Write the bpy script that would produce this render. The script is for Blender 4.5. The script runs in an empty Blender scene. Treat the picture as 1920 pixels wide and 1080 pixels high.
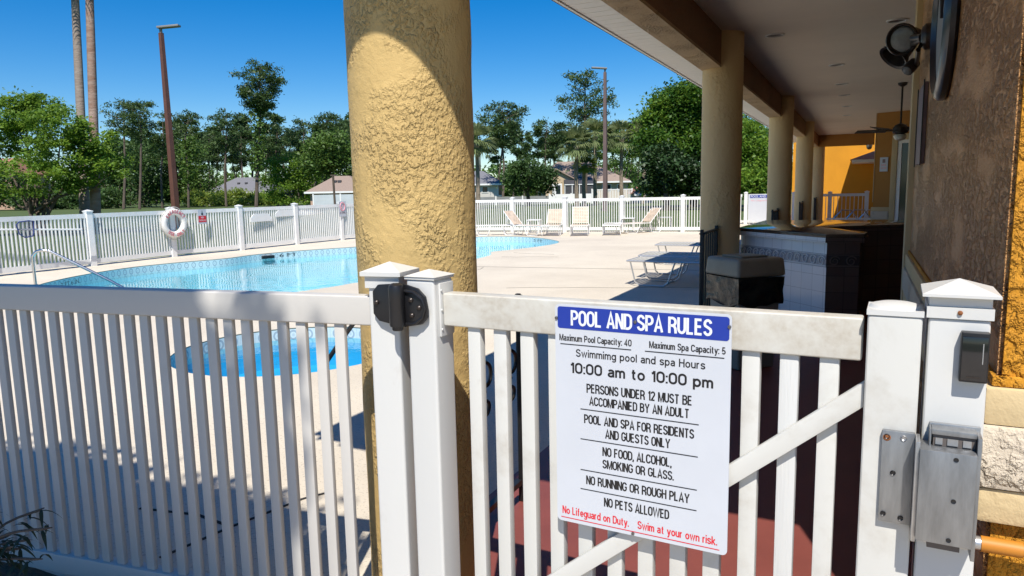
import bpy, bmesh, math, random
import numpy as np
from mathutils import Vector, Matrix, noise
from mathutils.geometry import tessellate_polygon

random.seed(7)
S = bpy.context.scene
C = S.collection
PI = math.pi

# ------------------------------------------------------------------ camera
FPX, PITCH, ROLL, YAW, EYE = 1338.697, 0.135383, 0.0201651, 0.455888, 1.40
F = Vector((-math.sin(YAW)*math.cos(PITCH), math.cos(YAW)*math.cos(PITCH), -math.sin(PITCH)))
r0 = Vector((math.cos(YAW), math.sin(YAW), 0)); d0 = F.cross(r0)
RX = math.cos(ROLL)*r0 + math.sin(ROLL)*d0
DN = -math.sin(ROLL)*r0 + math.cos(ROLL)*d0
cam = bpy.data.cameras.new('camera'); camo = bpy.data.objects.new('camera', cam); C.objects.link(camo)
cam.sensor_width = 36; cam.lens = 36*FPX/1920; cam.clip_start = .05; cam.clip_end = 3000
M = Matrix(((RX.x, -DN.x, -F.x, 0), (RX.y, -DN.y, -F.y, 0), (RX.z, -DN.z, -F.z, EYE), (0, 0, 0, 1)))
camo.matrix_world = M
S.camera = camo

def at(x, y, d):
    """world point that lies d metres out along the view axis in direction of photo pixel (x, y)"""
    return Vector((0, 0, EYE)) + d*(F + RX*((x-960)/FPX) + DN*((y-540)/FPX))

# ------------------------------------------------------------------ light
SUN = Vector((.25, -.62, 1.0)).normalized()
el = math.asin(SUN.z); az = math.atan2(SUN.x, SUN.y)
w = bpy.data.worlds.new("World"); S.world = w; w.use_nodes = True
nt = w.node_tree; nt.nodes.clear()
sky = nt.nodes.new('ShaderNodeTexSky'); sky.sky_type = 'NISHITA'; sky.sun_disc = False
sky.sun_elevation = el; sky.sun_rotation = az; sky.altitude = 0; sky.air_density = 1.0; sky.dust_density = 0; sky.ozone_density = 6.0
bg = nt.nodes.new('ShaderNodeBackground'); bg.inputs[1].default_value = .098
out = nt.nodes.new('ShaderNodeOutputWorld')
hsv = nt.nodes.new('ShaderNodeHueSaturation'); hsv.inputs['Hue'].default_value = .505; hsv.inputs['Saturation'].default_value = 1.42; hsv.inputs['Value'].default_value = .97
nt.links.new(sky.outputs[0], hsv.inputs['Color']); nt.links.new(hsv.outputs[0], bg.inputs[0]); nt.links.new(bg.outputs[0], out.inputs[0])
sl = bpy.data.lights.new('sun', 'SUN'); sl.energy = 5.0; sl.angle = math.radians(.53); sl.color = (1, .95, .87)
so = bpy.data.objects.new('sun', sl); C.objects.link(so); so.rotation_euler = SUN.to_track_quat('Z', 'Y').to_euler(); so.location = (6, -14, 24)
S.view_settings.view_transform = 'Standard'; S.view_settings.look = 'None'; S.view_settings.gamma = 1
S.view_settings.exposure = 0.38
S.render.engine = 'CYCLES'
S.cycles.max_bounces = 10; S.cycles.diffuse_bounces = 5; S.cycles.transparent_max_bounces = 16; S.cycles.caustics_reflective = False
S.cycles.use_denoising = True

# ------------------------------------------------------------------ materials
MATS = {}
def N(t, typ, **k):
    n = t.nodes.new(typ)
    for a, b in k.items():
        if a.startswith('i_'): n.inputs[a[2:].replace('_', ' ')].default_value = b
        else: setattr(n, a, b)
    return n
def rgba(c): return (c[0], c[1], c[2], 1)
def mat(name, col, rough=.5, metal=0, var=.0, vscale=3.0, bump=0, bscale=30, bdist=.01, spec=.5, col2=None, coat=0, detail=4, stretch=None):
    """base colour, mottled between col and col2 (or a darker col) by noise; fine noise bump"""
    m = bpy.data.materials.new(name); m.use_nodes = True; t = m.node_tree
    b = t.nodes['Principled BSDF']; L = t.links.new
    b.inputs['Roughness'].default_value = rough; b.inputs['Metallic'].default_value = metal
    b.inputs['Specular IOR Level'].default_value = spec; b.inputs['Coat Weight'].default_value = coat
    b.inputs['Base Color'].default_value = rgba(col)
    co = N(t, 'ShaderNodeTexCoord'); src = co.outputs['Object']
    if stretch:
        mp = N(t, 'ShaderNodeMapping'); mp.inputs['Scale'].default_value = stretch; L(src, mp.inputs[0]); src = mp.outputs[0]
    if var or col2:
        n = N(t, 'ShaderNodeTexNoise', i_Scale=vscale, i_Detail=float(detail), i_Roughness=.6); L(src, n.inputs['Vector'])
        r = N(t, 'ShaderNodeMapRange', i_From_Min=.3, i_From_Max=.7); L(n.outputs[0], r.inputs[0])
        mx = N(t, 'ShaderNodeMix', data_type='RGBA')
        mx.inputs[6].default_value = rgba(col); mx.inputs[7].default_value = rgba(col2 if col2 else [c*(1-var) for c in col])
        L(r.outputs[0], mx.inputs[0]); L(mx.outputs[2], b.inputs['Base Color'])
    if bump:
        n = N(t, 'ShaderNodeTexNoise', i_Scale=bscale, i_Detail=5.0, i_Roughness=.6); L(src, n.inputs['Vector'])
        bp = N(t, 'ShaderNodeBump', i_Strength=bump, i_Distance=bdist); L(n.outputs[0], bp.inputs['Height']); L(bp.outputs[0], b.inputs['Normal'])
    MATS[name] = m
    return m

def stucco(name, col, dark, sc=9, dist=.012, rough=.75, knock=1.0, spec=.3, flat=.5, st3=(1, 1, .75)):
    """trowelled stucco: smooth flats, patches of torn ridges and pits between them"""
    m = bpy.data.materials.new(name); m.use_nodes = True; t = m.node_tree; L = t.links.new
    b = t.nodes['Principled BSDF']; b.inputs['Roughness'].default_value = rough; b.inputs['Specular IOR Level'].default_value = spec
    co = N(t, 'ShaderNodeTexCoord'); mp = N(t, 'ShaderNodeMapping'); mp.inputs['Scale'].default_value = st3; L(co.outputs['Object'], mp.inputs[0])
    def noi(sc_, det, rgh, lo, hi, dis=0.0):
        n = N(t, 'ShaderNodeTexNoise', i_Scale=float(sc_), i_Detail=float(det), i_Roughness=rgh, i_Distortion=dis); L(mp.outputs[0], n.inputs['Vector'])
        r = N(t, 'ShaderNodeMapRange', i_From_Min=lo, i_From_Max=hi); L(n.outputs[0], r.inputs[0]); return r.outputs[0]
    def mth(op, *v):
        n = N(t, 'ShaderNodeMath', operation=op)
        for k, x in enumerate(v):
            if isinstance(x, (int, float)): n.inputs[k].default_value = x
            else: L(x, n.inputs[k])
        return n.outputs[0]
    patch = noi(sc*.28, 3, .5, flat-.06, flat+.12)
    ridge = noi(sc*3.2, 4, .55, .43, .62)
    ragged = noi(sc*.9, 6, .6, .40, .64)
    grain = noi(sc*14, 4, .6, .3, .7)
    h = mth('ADD', mth('MULTIPLY', mth('MULTIPLY', patch, ridge), knock), mth('ADD', mth('MULTIPLY', ragged, .30), mth('MULTIPLY', grain, .08)))
    bp = N(t, 'ShaderNodeBump', i_Strength=1.0, i_Distance=dist); L(h, bp.inputs['Height']); L(bp.outputs[0], b.inputs['Normal'])
    mx = N(t, 'ShaderNodeMix', data_type='RGBA'); mx.inputs[6].default_value = rgba(col); mx.inputs[7].default_value = rgba(dark)
    st = N(t, 'ShaderNodeTexNoise', i_Scale=1.6, i_Detail=6.0); L(co.outputs['Object'], st.inputs['Vector'])
    rs = N(t, 'ShaderNodeMapRange', i_From_Min=.42, i_From_Max=.75); L(st.outputs[0], rs.inputs[0]); L(rs.outputs[0], mx.inputs[0]); L(mx.outputs[2], b.inputs['Base Color'])
    MATS[name] = m; return m

def leafmat(name, cols, trans=.3, cl=.55):
    m = bpy.data.materials.new(name); m.use_nodes = True; t = m.node_tree; L = t.links.new
    b = t.nodes['Principled BSDF']; b.inputs['Roughness'].default_value = .5; b.inputs['Specular IOR Level'].default_value = .35
    g = N(t, 'ShaderNodeNewGeometry'); cr = N(t, 'ShaderNodeValToRGB'); co = N(t, 'ShaderNodeTexCoord'); ns = N(t, 'ShaderNodeTexNoise', i_Scale=cl, i_Detail=2.0); L(co.outputs['Object'], ns.inputs['Vector'])
    ad = N(t, 'ShaderNodeMath', operation='MULTIPLY_ADD'); mr = N(t, 'ShaderNodeMapRange', i_From_Min=.32, i_From_Max=.68); L(ns.outputs[0], mr.inputs[0]); L(mr.outputs[0], ad.inputs[0]); ad.inputs[1].default_value = .6
    sc_ = N(t, 'ShaderNodeMath', operation='MULTIPLY'); L(g.outputs['Random Per Island'], sc_.inputs[0]); sc_.inputs[1].default_value = .42; L(sc_.outputs[0], ad.inputs[2]); L(ad.outputs[0], cr.inputs[0])
    e = cr.color_ramp.elements; e[0].color = rgba(cols[0]); e[1].color = rgba(cols[-1])
    for k, c in enumerate(cols[1:-1]):
        x = e.new((k+1)/(len(cols)-1)); x.color = rgba(c)
    tr = N(t, 'ShaderNodeBsdfTranslucent'); ms = N(t, 'ShaderNodeMixShader'); ms.inputs[0].default_value = trans
    L(cr.outputs[0], b.inputs['Base Color'])
    hs = N(t, 'ShaderNodeHueSaturation', i_Value=1.3, i_Hue=.48); L(cr.outputs[0], hs.inputs['Color']); L(hs.outputs[0], tr.inputs[0])
    L(b.outputs[0], ms.inputs[1]); L(tr.outputs[0], ms.inputs[2]); L(ms.outputs[0], t.nodes['Material Output'].inputs[0])
    MATS[name] = m; return m

vinyl = mat('white_vinyl', (.80, .80, .78), .32, var=.10, vscale=5, bump=.05, bscale=60, bdist=.002)
# grime on the near gate: brown scuffs
def grimy(name, col, grime, lo, hi, sc=4):
    m = bpy.data.materials.new(name); m.use_nodes = True; t = m.node_tree; L = t.links.new
    b = t.nodes['Principled BSDF']; b.inputs['Roughness'].default_value = .38
    co = N(t, 'ShaderNodeTexCoord')
    n1 = N(t, 'ShaderNodeTexNoise', i_Scale=sc, i_Detail=8.0, i_Roughness=.7, i_Distortion=.4); L(co.outputs['Object'], n1.inputs['Vector'])
    n2 = N(t, 'ShaderNodeTexNoise', i_Scale=sc*14, i_Detail=4.0); L(co.outputs['Object'], n2.inputs['Vector'])
    r1 = N(t, 'ShaderNodeMapRange', i_From_Min=lo, i_From_Max=hi); L(n1.outputs[0], r1.inputs[0])
    mu = N(t, 'ShaderNodeMath', operation='MULTIPLY'); L(r1.outputs[0], mu.inputs[0]); L(n2.outputs[0], mu.inputs[1])
    mx = N(t, 'ShaderNodeMix', data_type='RGBA'); mx.inputs[6].default_value = rgba(col); mx.inputs[7].default_value = rgba(grime)
    L(mu.outputs[0], mx.inputs[0]); L(mx.outputs[2], b.inputs['Base Color'])
    bp = N(t, 'ShaderNodeBump', i_Strength=.08, i_Distance=.003); L(n2.outputs[0], bp.inputs['Height']); L(bp.outputs[0], b.inputs['Normal'])
    MATS[name] = m; return m
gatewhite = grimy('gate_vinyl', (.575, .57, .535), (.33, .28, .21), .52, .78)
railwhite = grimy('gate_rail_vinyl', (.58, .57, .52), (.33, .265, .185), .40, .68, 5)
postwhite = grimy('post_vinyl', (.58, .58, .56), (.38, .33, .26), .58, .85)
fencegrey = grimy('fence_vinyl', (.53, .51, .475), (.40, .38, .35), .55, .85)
stamped = mat('embossed_vinyl', (.57, .57, .55), .4, bump=.5, bscale=22, bdist=.004, stretch=(6, 6, .35))
tan_st = stucco('tan_stucco', (.56, .395, .16), (.49, .335, .13), 23, .0062, .62, 1.1, .3, .50)
tan_far = stucco('tan_column_stucco', (.66, .48, .25), (.60, .43, .22), 8, .008, .7, .7)
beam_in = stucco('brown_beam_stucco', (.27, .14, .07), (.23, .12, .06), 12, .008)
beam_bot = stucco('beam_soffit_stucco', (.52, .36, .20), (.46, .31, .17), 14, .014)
taupe = stucco('taupe_stucco', (.66, .35, .135), (.56, .285, .105), 18, .034, .34, 1.7, .6, .45, (1, .35, 1.0))
orange = stucco('orange_stucco', (.62, .28, .022), (.54, .23, .018), 15, .014, .7, 1.2, .3, .38)
farwall = stucco('ochre_stucco', (.42, .20, .05), (.38, .18, .045), 9, .004, .8)
cream = stucco('cream_block', (.60, .47, .27), (.54, .41, .22), 7, .006, .8, .6)
palest = stucco('pale_block', (.60, .52, .41), (.53, .45, .34), 15, .009, .85, 1.3)
trim_tan = stucco('tan_trim', (.54, .42, .24), (.48, .37, .20), 6, .004, .7, .4)
ceil_m = mat('ceiling_paint', (.82, .71, .59), .8, var=.08, vscale=1.2, bump=.3, bscale=90, bdist=.003)
soffit_m = mat('soffit_vinyl', (.82, .78, .72), .5, var=.05)
white_p = mat('white_paint', (.80, .80, .78), .45, var=.06)
shingle_g = mat('grey_shingles', (.20, .20, .22), .9, var=.35, vscale=14, bump=.5, bscale=60, bdist=.02)
shingle_t = mat('tan_shingles', (.33, .25, .20), .9, var=.3, vscale=10, bump=.5, bscale=60, bdist=.02)
shingle_r = mat('red_shingles', (.36, .17, .12), .9, var=.3, vscale=10)
bwall = mat('beige_wall', (.52, .40, .26), .85, var=.08)
pwall = mat('pink_wall', (.50, .33, .24), .85, var=.08)
gwall = mat('pale_wall', (.58, .55, .50), .85, var=.08)
dglass = mat('dark_glass', (.02, .03, .035), .08)
screen_m = mat('dark_screen', (.05, .05, .055), .6)
black = mat('black_plastic', (.012, .012, .014), .38, var=.3, vscale=20, bump=.1, bscale=200, bdist=.001)
blackg = mat('black_gloss', (.008, .008, .01), .12, coat=.5)
iron = mat('wrought_iron', (.012, .012, .012), .45, bump=.2, bscale=60, bdist=.002)
galv = mat('brushed_metal', (.34, .35, .36), .46, metal=.75, col2=(.22, .225, .23), vscale=14, bump=.25, bscale=70, bdist=.001, stretch=(3, 3, .6))
galv2 = mat('worn_metal', (.50, .50, .50), .38, metal=.75, var=.3, vscale=20)
rust = mat('rust', (.32, .11, .03), .8, var=.5, vscale=90)
screwm = mat('screw_head', (.18, .17, .16), .4, metal=.8)
chrome = mat('chrome_tube', (.62, .62, .61), .2, metal=1, var=.1)
bronze = mat('bronze_metal', (.035, .026, .022), .38, metal=.3, bump=.1, bscale=80, bdist=.001)
clockrim = mat('clock_rim', (.045, .045, .05), .3, metal=.6, coat=.3)
clockface = mat('clock_face', (.26, .26, .25), .4)
lens_m = mat('lamp_lens', (.15, .155, .15), .5, var=.35, vscale=30, coat=.25)
canlight = mat('can_trim', (.75, .72, .68), .4)
candark = mat('can_inside', (.12, .10, .09), .6)
navy = mat('sign_blue', (.010, .035, .30), .35)
signwhite = mat('sign_white', (.55, .575, .62), .35, var=.05, vscale=6)
ink = mat('sign_ink', (.008, .008, .01), .4)
redink = mat('sign_red', (.62, .015, .03), .4)
fadedred = mat('faded_red', (.75, .30, .34), .5)
letterw = mat('sign_lettering_white', (.70, .72, .76), .35)
deck_edge = mat('joint_filler', (.02, .018, .016), .9)
straps_w = mat('pale_straps', (.55, .53, .47), .5, var=.1)
straps_t = mat('tan_straps', (.70, .55, .42), .55, var=.3, vscale=5)
frame_w = mat('white_frame', (.78, .78, .76), .4)
lampbrown = mat('brown_pole', (.15, .065, .045), .55, var=.25, vscale=3)
lamphead = mat('lamp_head', (.22, .22, .22), .5)
bark = mat('bark', (.13, .10, .075), .9, var=.5, vscale=4, bump=.8, bscale=10, bdist=.05, stretch=(1, 1, .3))
palmbark = mat('palm_bark', (.33, .28, .235), .9, col2=(.22, .165, .13), vscale=3, bump=.8, bscale=9, bdist=.04, stretch=(.6, .6, 4), detail=7)
sabalbark = mat('sabal_bark', (.34, .27, .20), .9, var=.5, vscale=5, bump=.8, bscale=8, bdist=.05)
bagm = mat('bin_bag', (.01, .01, .011), .25, bump=.5, bscale=7, bdist=.03)
binbody = mat('bin_body', (.24, .225, .19), .5, var=.15, vscale=5)
binlid = mat('bin_lid', (.27, .24, .18), .42, var=.2, vscale=6)
granite = mat('granite', (.10, .065, .045), .07, col2=(.06, .04, .03), vscale=60, coat=.1, spec=.3)
orangepipe = mat('orange_pipe', (.52, .20, .018), .55, var=.15)
ringm = mat('ring_white', (.80, .77, .72), .5, var=.1)
netblue = mat('net_blue', (.03, .045, .16), .5)
dry = mat('dry_leaf', (.45, .28, .06), .7, var=.4, vscale=20)
wood_dark = mat('dark_fan_blade', (.03, .018, .014), .5)
plaque_m = mat('plaque', (.22, .15, .15), .5)
opal = mat('opal_glass', (.7, .68, .62), .3)

def ground_mats():
    # deck: troweled cool-deck, speckled and lightly stained
    m = mat('deck_coating', (.70, .59, .47), .75); t = m.node_tree; L = t.links.new; b = t.nodes['Principled BSDF']
    co = N(t, 'ShaderNodeTexCoord')
    a = N(t, 'ShaderNodeTexNoise', i_Scale=.5, i_Detail=8.0, i_Roughness=.65); L(co.outputs['Object'], a.inputs['Vector'])
    c = N(t, 'ShaderNodeTexNoise', i_Scale=75.0, i_Detail=3.0); L(co.outputs['Object'], c.inputs['Vector'])
    v = N(t, 'ShaderNodeTexNoise', i_Scale=24.0, i_Detail=6.0, i_Roughness=.7); L(co.outputs['Object'], v.inputs['Vector'])
    cr = N(t, 'ShaderNodeValToRGB'); L(a.outputs[0], cr.inputs[0]); e = cr.color_ramp.elements
    e[0].position = .3; e[0].color = (.53, .465, .37, 1); e[1].position = .65; e[1].color = (.66, .59, .475, 1)
    r = N(t, 'ShaderNodeMapRange', i_From_Min=.57, i_From_Max=.68); L(c.outputs[0], r.inputs[0])
    r2 = N(t, 'ShaderNodeMath', operation='MULTIPLY'); L(r.outputs[0], r2.inputs[0]); r2.inputs[1].default_value = .55
    mx = N(t, 'ShaderNodeMix', data_type='RGBA'); L(r2.outputs[0], mx.inputs[0]); L(cr.outputs[0], mx.inputs[6]); mx.inputs[7].default_value = (.25, .20, .16, 1)
    L(mx.outputs[2], b.inputs['Base Color'])
    bp = N(t, 'ShaderNodeBump', i_Strength=.6, i_Distance=.006); L(v.outputs[0], bp.inputs['Height']); L(bp.outputs[0], b.inputs['Normal'])
    # grass
    g = mat('grass', (.050, .085, .016), .9, col2=(.085, .115, .03), vscale=.25, bump=1, bscale=8, bdist=.06, detail=9)
    mat('porch_paint', (.21, .058, .045), .5, var=.2, vscale=2.5, bump=.15, bscale=30, bdist=.003)
    mat('mulch', (.075, .045, .028), .95, col2=(.14, .085, .045), vscale=28, bump=1, bscale=40, bdist=.03)
    mat('walk_concrete', (.56, .49, .40), .85, var=.25, vscale=2, bump=.4, bscale=60, bdist=.004)
    # tile band: grey-blue tile with a ring motif, UV u = metres along the edge, v = 0..1 over the band
    m = mat('pool_tile', (.5, .6, .6), .2); t = m.node_tree; L = t.links.new; b = t.nodes['Principled BSDF']
    uv = N(t, 'ShaderNodeUVMap'); sp = N(t, 'ShaderNodeSeparateXYZ'); L(uv.outputs[0], sp.inputs[0])
    def mth(op, *v):
        n = N(t, 'ShaderNodeMath', operation=op)
        for k, x in enumerate(v):
            if isinstance(x, (int, float)): n.inputs[k].default_value = x
            else: L(x, n.inputs[k])
        return n.outputs[0]
    u = mth('MULTIPLY', sp.outputs[0], 1/.155); fu = mth('SUBTRACT', mth('FRACT', u), .5); fv = mth('MULTIPLY', mth('SUBTRACT', sp.outputs[1], .56), 1.0)
    d = mth('SQRT', mth('ADD', mth('MULTIPLY', fu, fu), mth('MULTIPLY', fv, fv)))
    ring = mth('LESS_THAN', mth('ABSOLUTE', mth('SUBTRACT', d, .26)), .06)
    dot = mth('LESS_THAN', d, .10)
    grout = mth('GREATER_THAN', mth('ABSOLUTE', fu), .485)
    tot = mth('MINIMUM', mth('ADD', mth('ADD', mth('MULTIPLY', ring, .8), mth('MULTIPLY', dot, .35)), mth('MULTIPLY', grout, .4)), 1.0)
    lip = mth('GREATER_THAN', sp.outputs[1], .93)
    nz = N(t, 'ShaderNodeTexNoise', i_Scale=9.0, i_Detail=4.0)
    base = N(t, 'ShaderNodeMix', data_type='RGBA'); L(nz.outputs[0], base.inputs[0]); base.inputs[6].default_value = (.50, .63, .66, 1); base.inputs[7].default_value = (.66, .76, .77, 1)
    mx = N(t, 'ShaderNodeMix', data_type='RGBA'); L(tot, mx.inputs[0]); L(base.outputs[2], mx.inputs[6]); mx.inputs[7].default_value = (.27, .36, .43, 1)
    mx2 = N(t, 'ShaderNodeMix', data_type='RGBA'); L(lip, mx2.inputs[0]); L(mx.outputs[2], mx2.inputs[6]); mx2.inputs[7].default_value = (.13, .16, .13, 1)
    L(mx2.outputs[2], b.inputs['Base Color'])
    mat('pool_plaster', (.40, .80, .92), .7, var=.08, vscale=1.5)
    mat('spa_plaster', (.10, .50, .72), .7, var=.08, vscale=3)
    # water: clear, tinted, Fresnel-mirrored, gently rippled
    for nm, tint, sc, st in (('pool_water', (.74, .95, .99), 2.2, .09), ('spa_water', (.50, .86, .97), 5.0, .07)):
        m = bpy.data.materials.new(nm); m.use_nodes = True; t = m.node_tree; t.nodes.clear(); L = t.links.new
        o = N(t, 'ShaderNodeOutputMaterial'); ms = N(t, 'ShaderNodeMixShader'); tr = N(t, 'ShaderNodeBsdfTransparent'); gl = N(t, 'ShaderNodeBsdfGlossy', i_Roughness=.02)
        fr = N(t, 'ShaderNodeFresnel', i_IOR=1.33); tr.inputs[0].default_value = rgba(tint); gl.inputs[0].default_value = (1, 1, 1, 1)
        co = N(t, 'ShaderNodeTexCoord'); n = N(t, 'ShaderNodeTexNoise', i_Scale=sc, i_Detail=3.0, i_Distortion=.6); L(co.outputs['Object'], n.inputs['Vector'])
        bp = N(t, 'ShaderNodeBump', i_Strength=st, i_Distance=.12); L(n.outputs[0], bp.inputs['Height'])
        L(bp.outputs[0], gl.inputs['Normal']); L(bp.outputs[0], fr.inputs['Normal'])
        L(fr.outputs[0], ms.inputs[0]); L(tr.outputs[0], ms.inputs[1]); L(gl.outputs[0], ms.inputs[2]); L(ms.outputs[0], o.inputs[0]); MATS[nm] = m
    # counter tile: square white tiles, second copy darkened to paint shade, thin grout (UV in metres)
    for nm, c1, c2, c3 in (('white_tile', (.80, .80, .82, 1), (.74, .75, .78, 1), (.50, .50, .52, 1)), ('shade_tinted_tile', (.12, .075, .06, 1), (.10, .06, .05, 1), (.05, .035, .03, 1))):
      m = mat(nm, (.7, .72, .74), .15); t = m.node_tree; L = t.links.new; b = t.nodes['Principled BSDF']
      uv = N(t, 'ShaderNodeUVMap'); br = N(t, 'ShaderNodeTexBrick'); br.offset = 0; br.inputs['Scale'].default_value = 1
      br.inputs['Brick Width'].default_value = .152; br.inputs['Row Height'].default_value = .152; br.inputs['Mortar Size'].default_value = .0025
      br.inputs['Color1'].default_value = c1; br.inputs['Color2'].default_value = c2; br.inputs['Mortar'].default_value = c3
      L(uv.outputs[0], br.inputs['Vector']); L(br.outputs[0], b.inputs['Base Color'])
ground_mats()

# ------------------------------------------------------------------ builders
class MB:
    def __init__(s): s.b = bmesh.new(); s.uv = s.b.loops.layers.uv.new('UVMap')
    def v(s, p): return s.b.verts.new(p)
    def f(s, ps, uvs=None):
        fc = s.b.faces.new([s.v(p) for p in ps])
        if uvs:
            for l, q in zip(fc.loops, uvs): l[s.uv].uv = q
        return s
    def hexa(s, P):
        vs = [s.v(p) for p in P]
        for q in ((3, 2, 1, 0), (4, 5, 6, 7), (0, 1, 5, 4), (1, 2, 6, 5), (2, 3, 7, 6), (3, 0, 4, 7)): s.b.faces.new([vs[k] for k in q])
        return s
    def box(s, x0, x1, y0, y1, z0, z1):
        return s.hexa([(x0, y0, z0), (x1, y0, z0), (x1, y1, z0), (x0, y1, z0), (x0, y0, z1), (x1, y0, z1), (x1, y1, z1), (x0, y1, z1)])
    def bar(s, p, q, w, h, up=(0, 0, 1)):
        p, q = Vector(p), Vector(q); d = (q-p).normalized(); u = Vector(up)
        if abs(d.dot(u)) > .99: u = Vector((0, 1, 0))
        a = d.cross(u).normalized()*w/2; b = a.cross(d).normalized()*h/2
        return s.hexa([p-a-b, p+a-b, p+a+b, p-a+b, q-a-b, q+a-b, q+a+b, q-a+b])
    def tube(s, pts, r, n=8, cap=True, closed=False):
        pts = [Vector(p) for p in pts]; rs = r if isinstance(r, (list, tuple)) else [r]*len(pts)
        rings = []; u = None; k = len(pts)
        for i, p in enumerate(pts):
            if closed: d = (pts[(i+1) % k]-pts[i-1]).normalized()
            else: d = (pts[min(i+1, k-1)]-pts[max(i-1, 0)]).normalized()
            if u is None:
                u = Vector((0, 0, 1)) if abs(d.z) < .9 else Vector((1, 0, 0))
            u = (u-d*u.dot(d)).normalized(); v = d.cross(u)
            rings.append([s.v(p+(u*math.cos(2*PI*j/n)+v*math.sin(2*PI*j/n))*rs[i]) for j in range(n)])
        for i in range(k if closed else k-1):
            A, B = rings[i], rings[(i+1) % k]
            for j in range(n): s.b.faces.new((A[j], A[(j+1) % n], B[(j+1) % n], B[j]))
        if cap and not closed: s.b.faces.new(rings[0][::-1]); s.b.faces.new(rings[-1])
        return s
    def lathe(s, prof, n=24, M=None, cap=True):
        M = M or Matrix(); rings = []
        for r, z in prof: rings.append([s.v(M @ Vector((r*math.cos(2*PI*j/n), r*math.sin(2*PI*j/n), z))) for j in range(n)])
        for A, B in zip(rings, rings[1:]):
            for j in range(n): s.b.faces.new((A[j], A[(j+1) % n], B[(j+1) % n], B[j]))
        if cap: s.b.faces.new(rings[0][::-1]); s.b.faces.new(rings[-1])
        return s
    def prism(s, poly, z0, z1, M=None):
        M = M or Matrix()
        a = [s.v(M @ Vector((x, y, z0))) for x, y in poly]; b = [s.v(M @ Vector((x, y, z1))) for x, y in poly]; n = len(poly)
        s.b.faces.new(a[::-1]); s.b.faces.new(b)
        for j in range(n): s.b.faces.new((a[j], a[(j+1) % n], b[(j+1) % n], b[j]))
        return s
    def build(s, name, m, parent=None, bevel=0, smooth=True, seg=2):
        bmesh.ops.recalc_face_normals(s.b, faces=s.b.faces[:]) if s.b.faces else None
        if bevel:
            es = [e for e in s.b.edges if len(e.link_faces) == 2 and e.calc_face_angle(0) > .5]
            bmesh.ops.bevel(s.b, geom=es, offset=bevel, segments=seg, affect='EDGES', profile=.6, clamp_overlap=True)
        me = bpy.data.meshes.new(name); s.b.to_mesh(me); s.b.free()
        if smooth:
            me.polygons.foreach_set('use_smooth', [True]*len(me.polygons)); me.set_sharp_from_angle(angle=math.radians(35))
        return link(name, me, m, parent)
def link(name, me, m, parent=None):
    me.materials.append(m if not isinstance(m, str) else MATS[m])
    o = bpy.data.objects.new(name, me); C.objects.link(o)
    if parent: o.parent = parent
    return o
def tag(o, label=None, cat=None, group=None, kind=None):
    if label: o['label'] = label
    if cat: o['category'] = cat
    if group: o['group'] = group
    if kind: o['kind'] = kind
    return o
def thing(name, label, cat, loc=(0, 0, 0), rz=0, group=None):
    o = bpy.data.objects.new(name, None); C.objects.link(o); o.empty_display_size = .2
    o.location = loc; o.rotation_euler = (0, 0, rz); return tag(o, label, cat, group)
def copy_tree(o, parent=None):
    c = o.copy(); C.objects.link(c)
    if parent: c.parent = parent
    for ch in list(o.children): copy_tree(ch, c)
    return c

def text_mesh(body, bold=0.0):
    cu = bpy.data.curves.new('lettering', 'FONT'); cu.body = body; cu.offset = bold; cu.resolution_u = 3
    o = bpy.data.objects.new('lettering', cu); C.objects.link(o); bpy.context.view_layer.update()
    dg = bpy.context.evaluated_depsgraph_get(); me = bpy.data.meshes.new_from_object(o.evaluated_get(dg))
    vs = np.array([v.co[:2] for v in me.vertices]); fs = [tuple(p.vertices) for p in me.polygons]
    bpy.data.objects.remove(o); bpy.data.curves.remove(cu); bpy.data.meshes.remove(me); return vs, fs
CAPH = None
def put_text(mb, body, x0, x1, z0, cap, y, bold=0.0, M=None):
    """lettering standing in a local x-z plane at y, spanning x0..x1 with capitals cap high"""
    global CAPH
    if CAPH is None: CAPH = np.ptp(text_mesh('H')[0][:, 1])
    vs, fs = text_mesh(body, bold)
    X = x0+(vs[:, 0]-vs[:, 0].min())/np.ptp(vs[:, 0])*(x1-x0); Z = z0+vs[:, 1]*cap/CAPH
    V = [mb.v((M @ Vector((a, y, b))) if M else (a, y, b)) for a, b in zip(X, Z)]
    for f in fs:
        try: mb.b.faces.new([V[k] for k in f])
        except ValueError: pass

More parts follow.
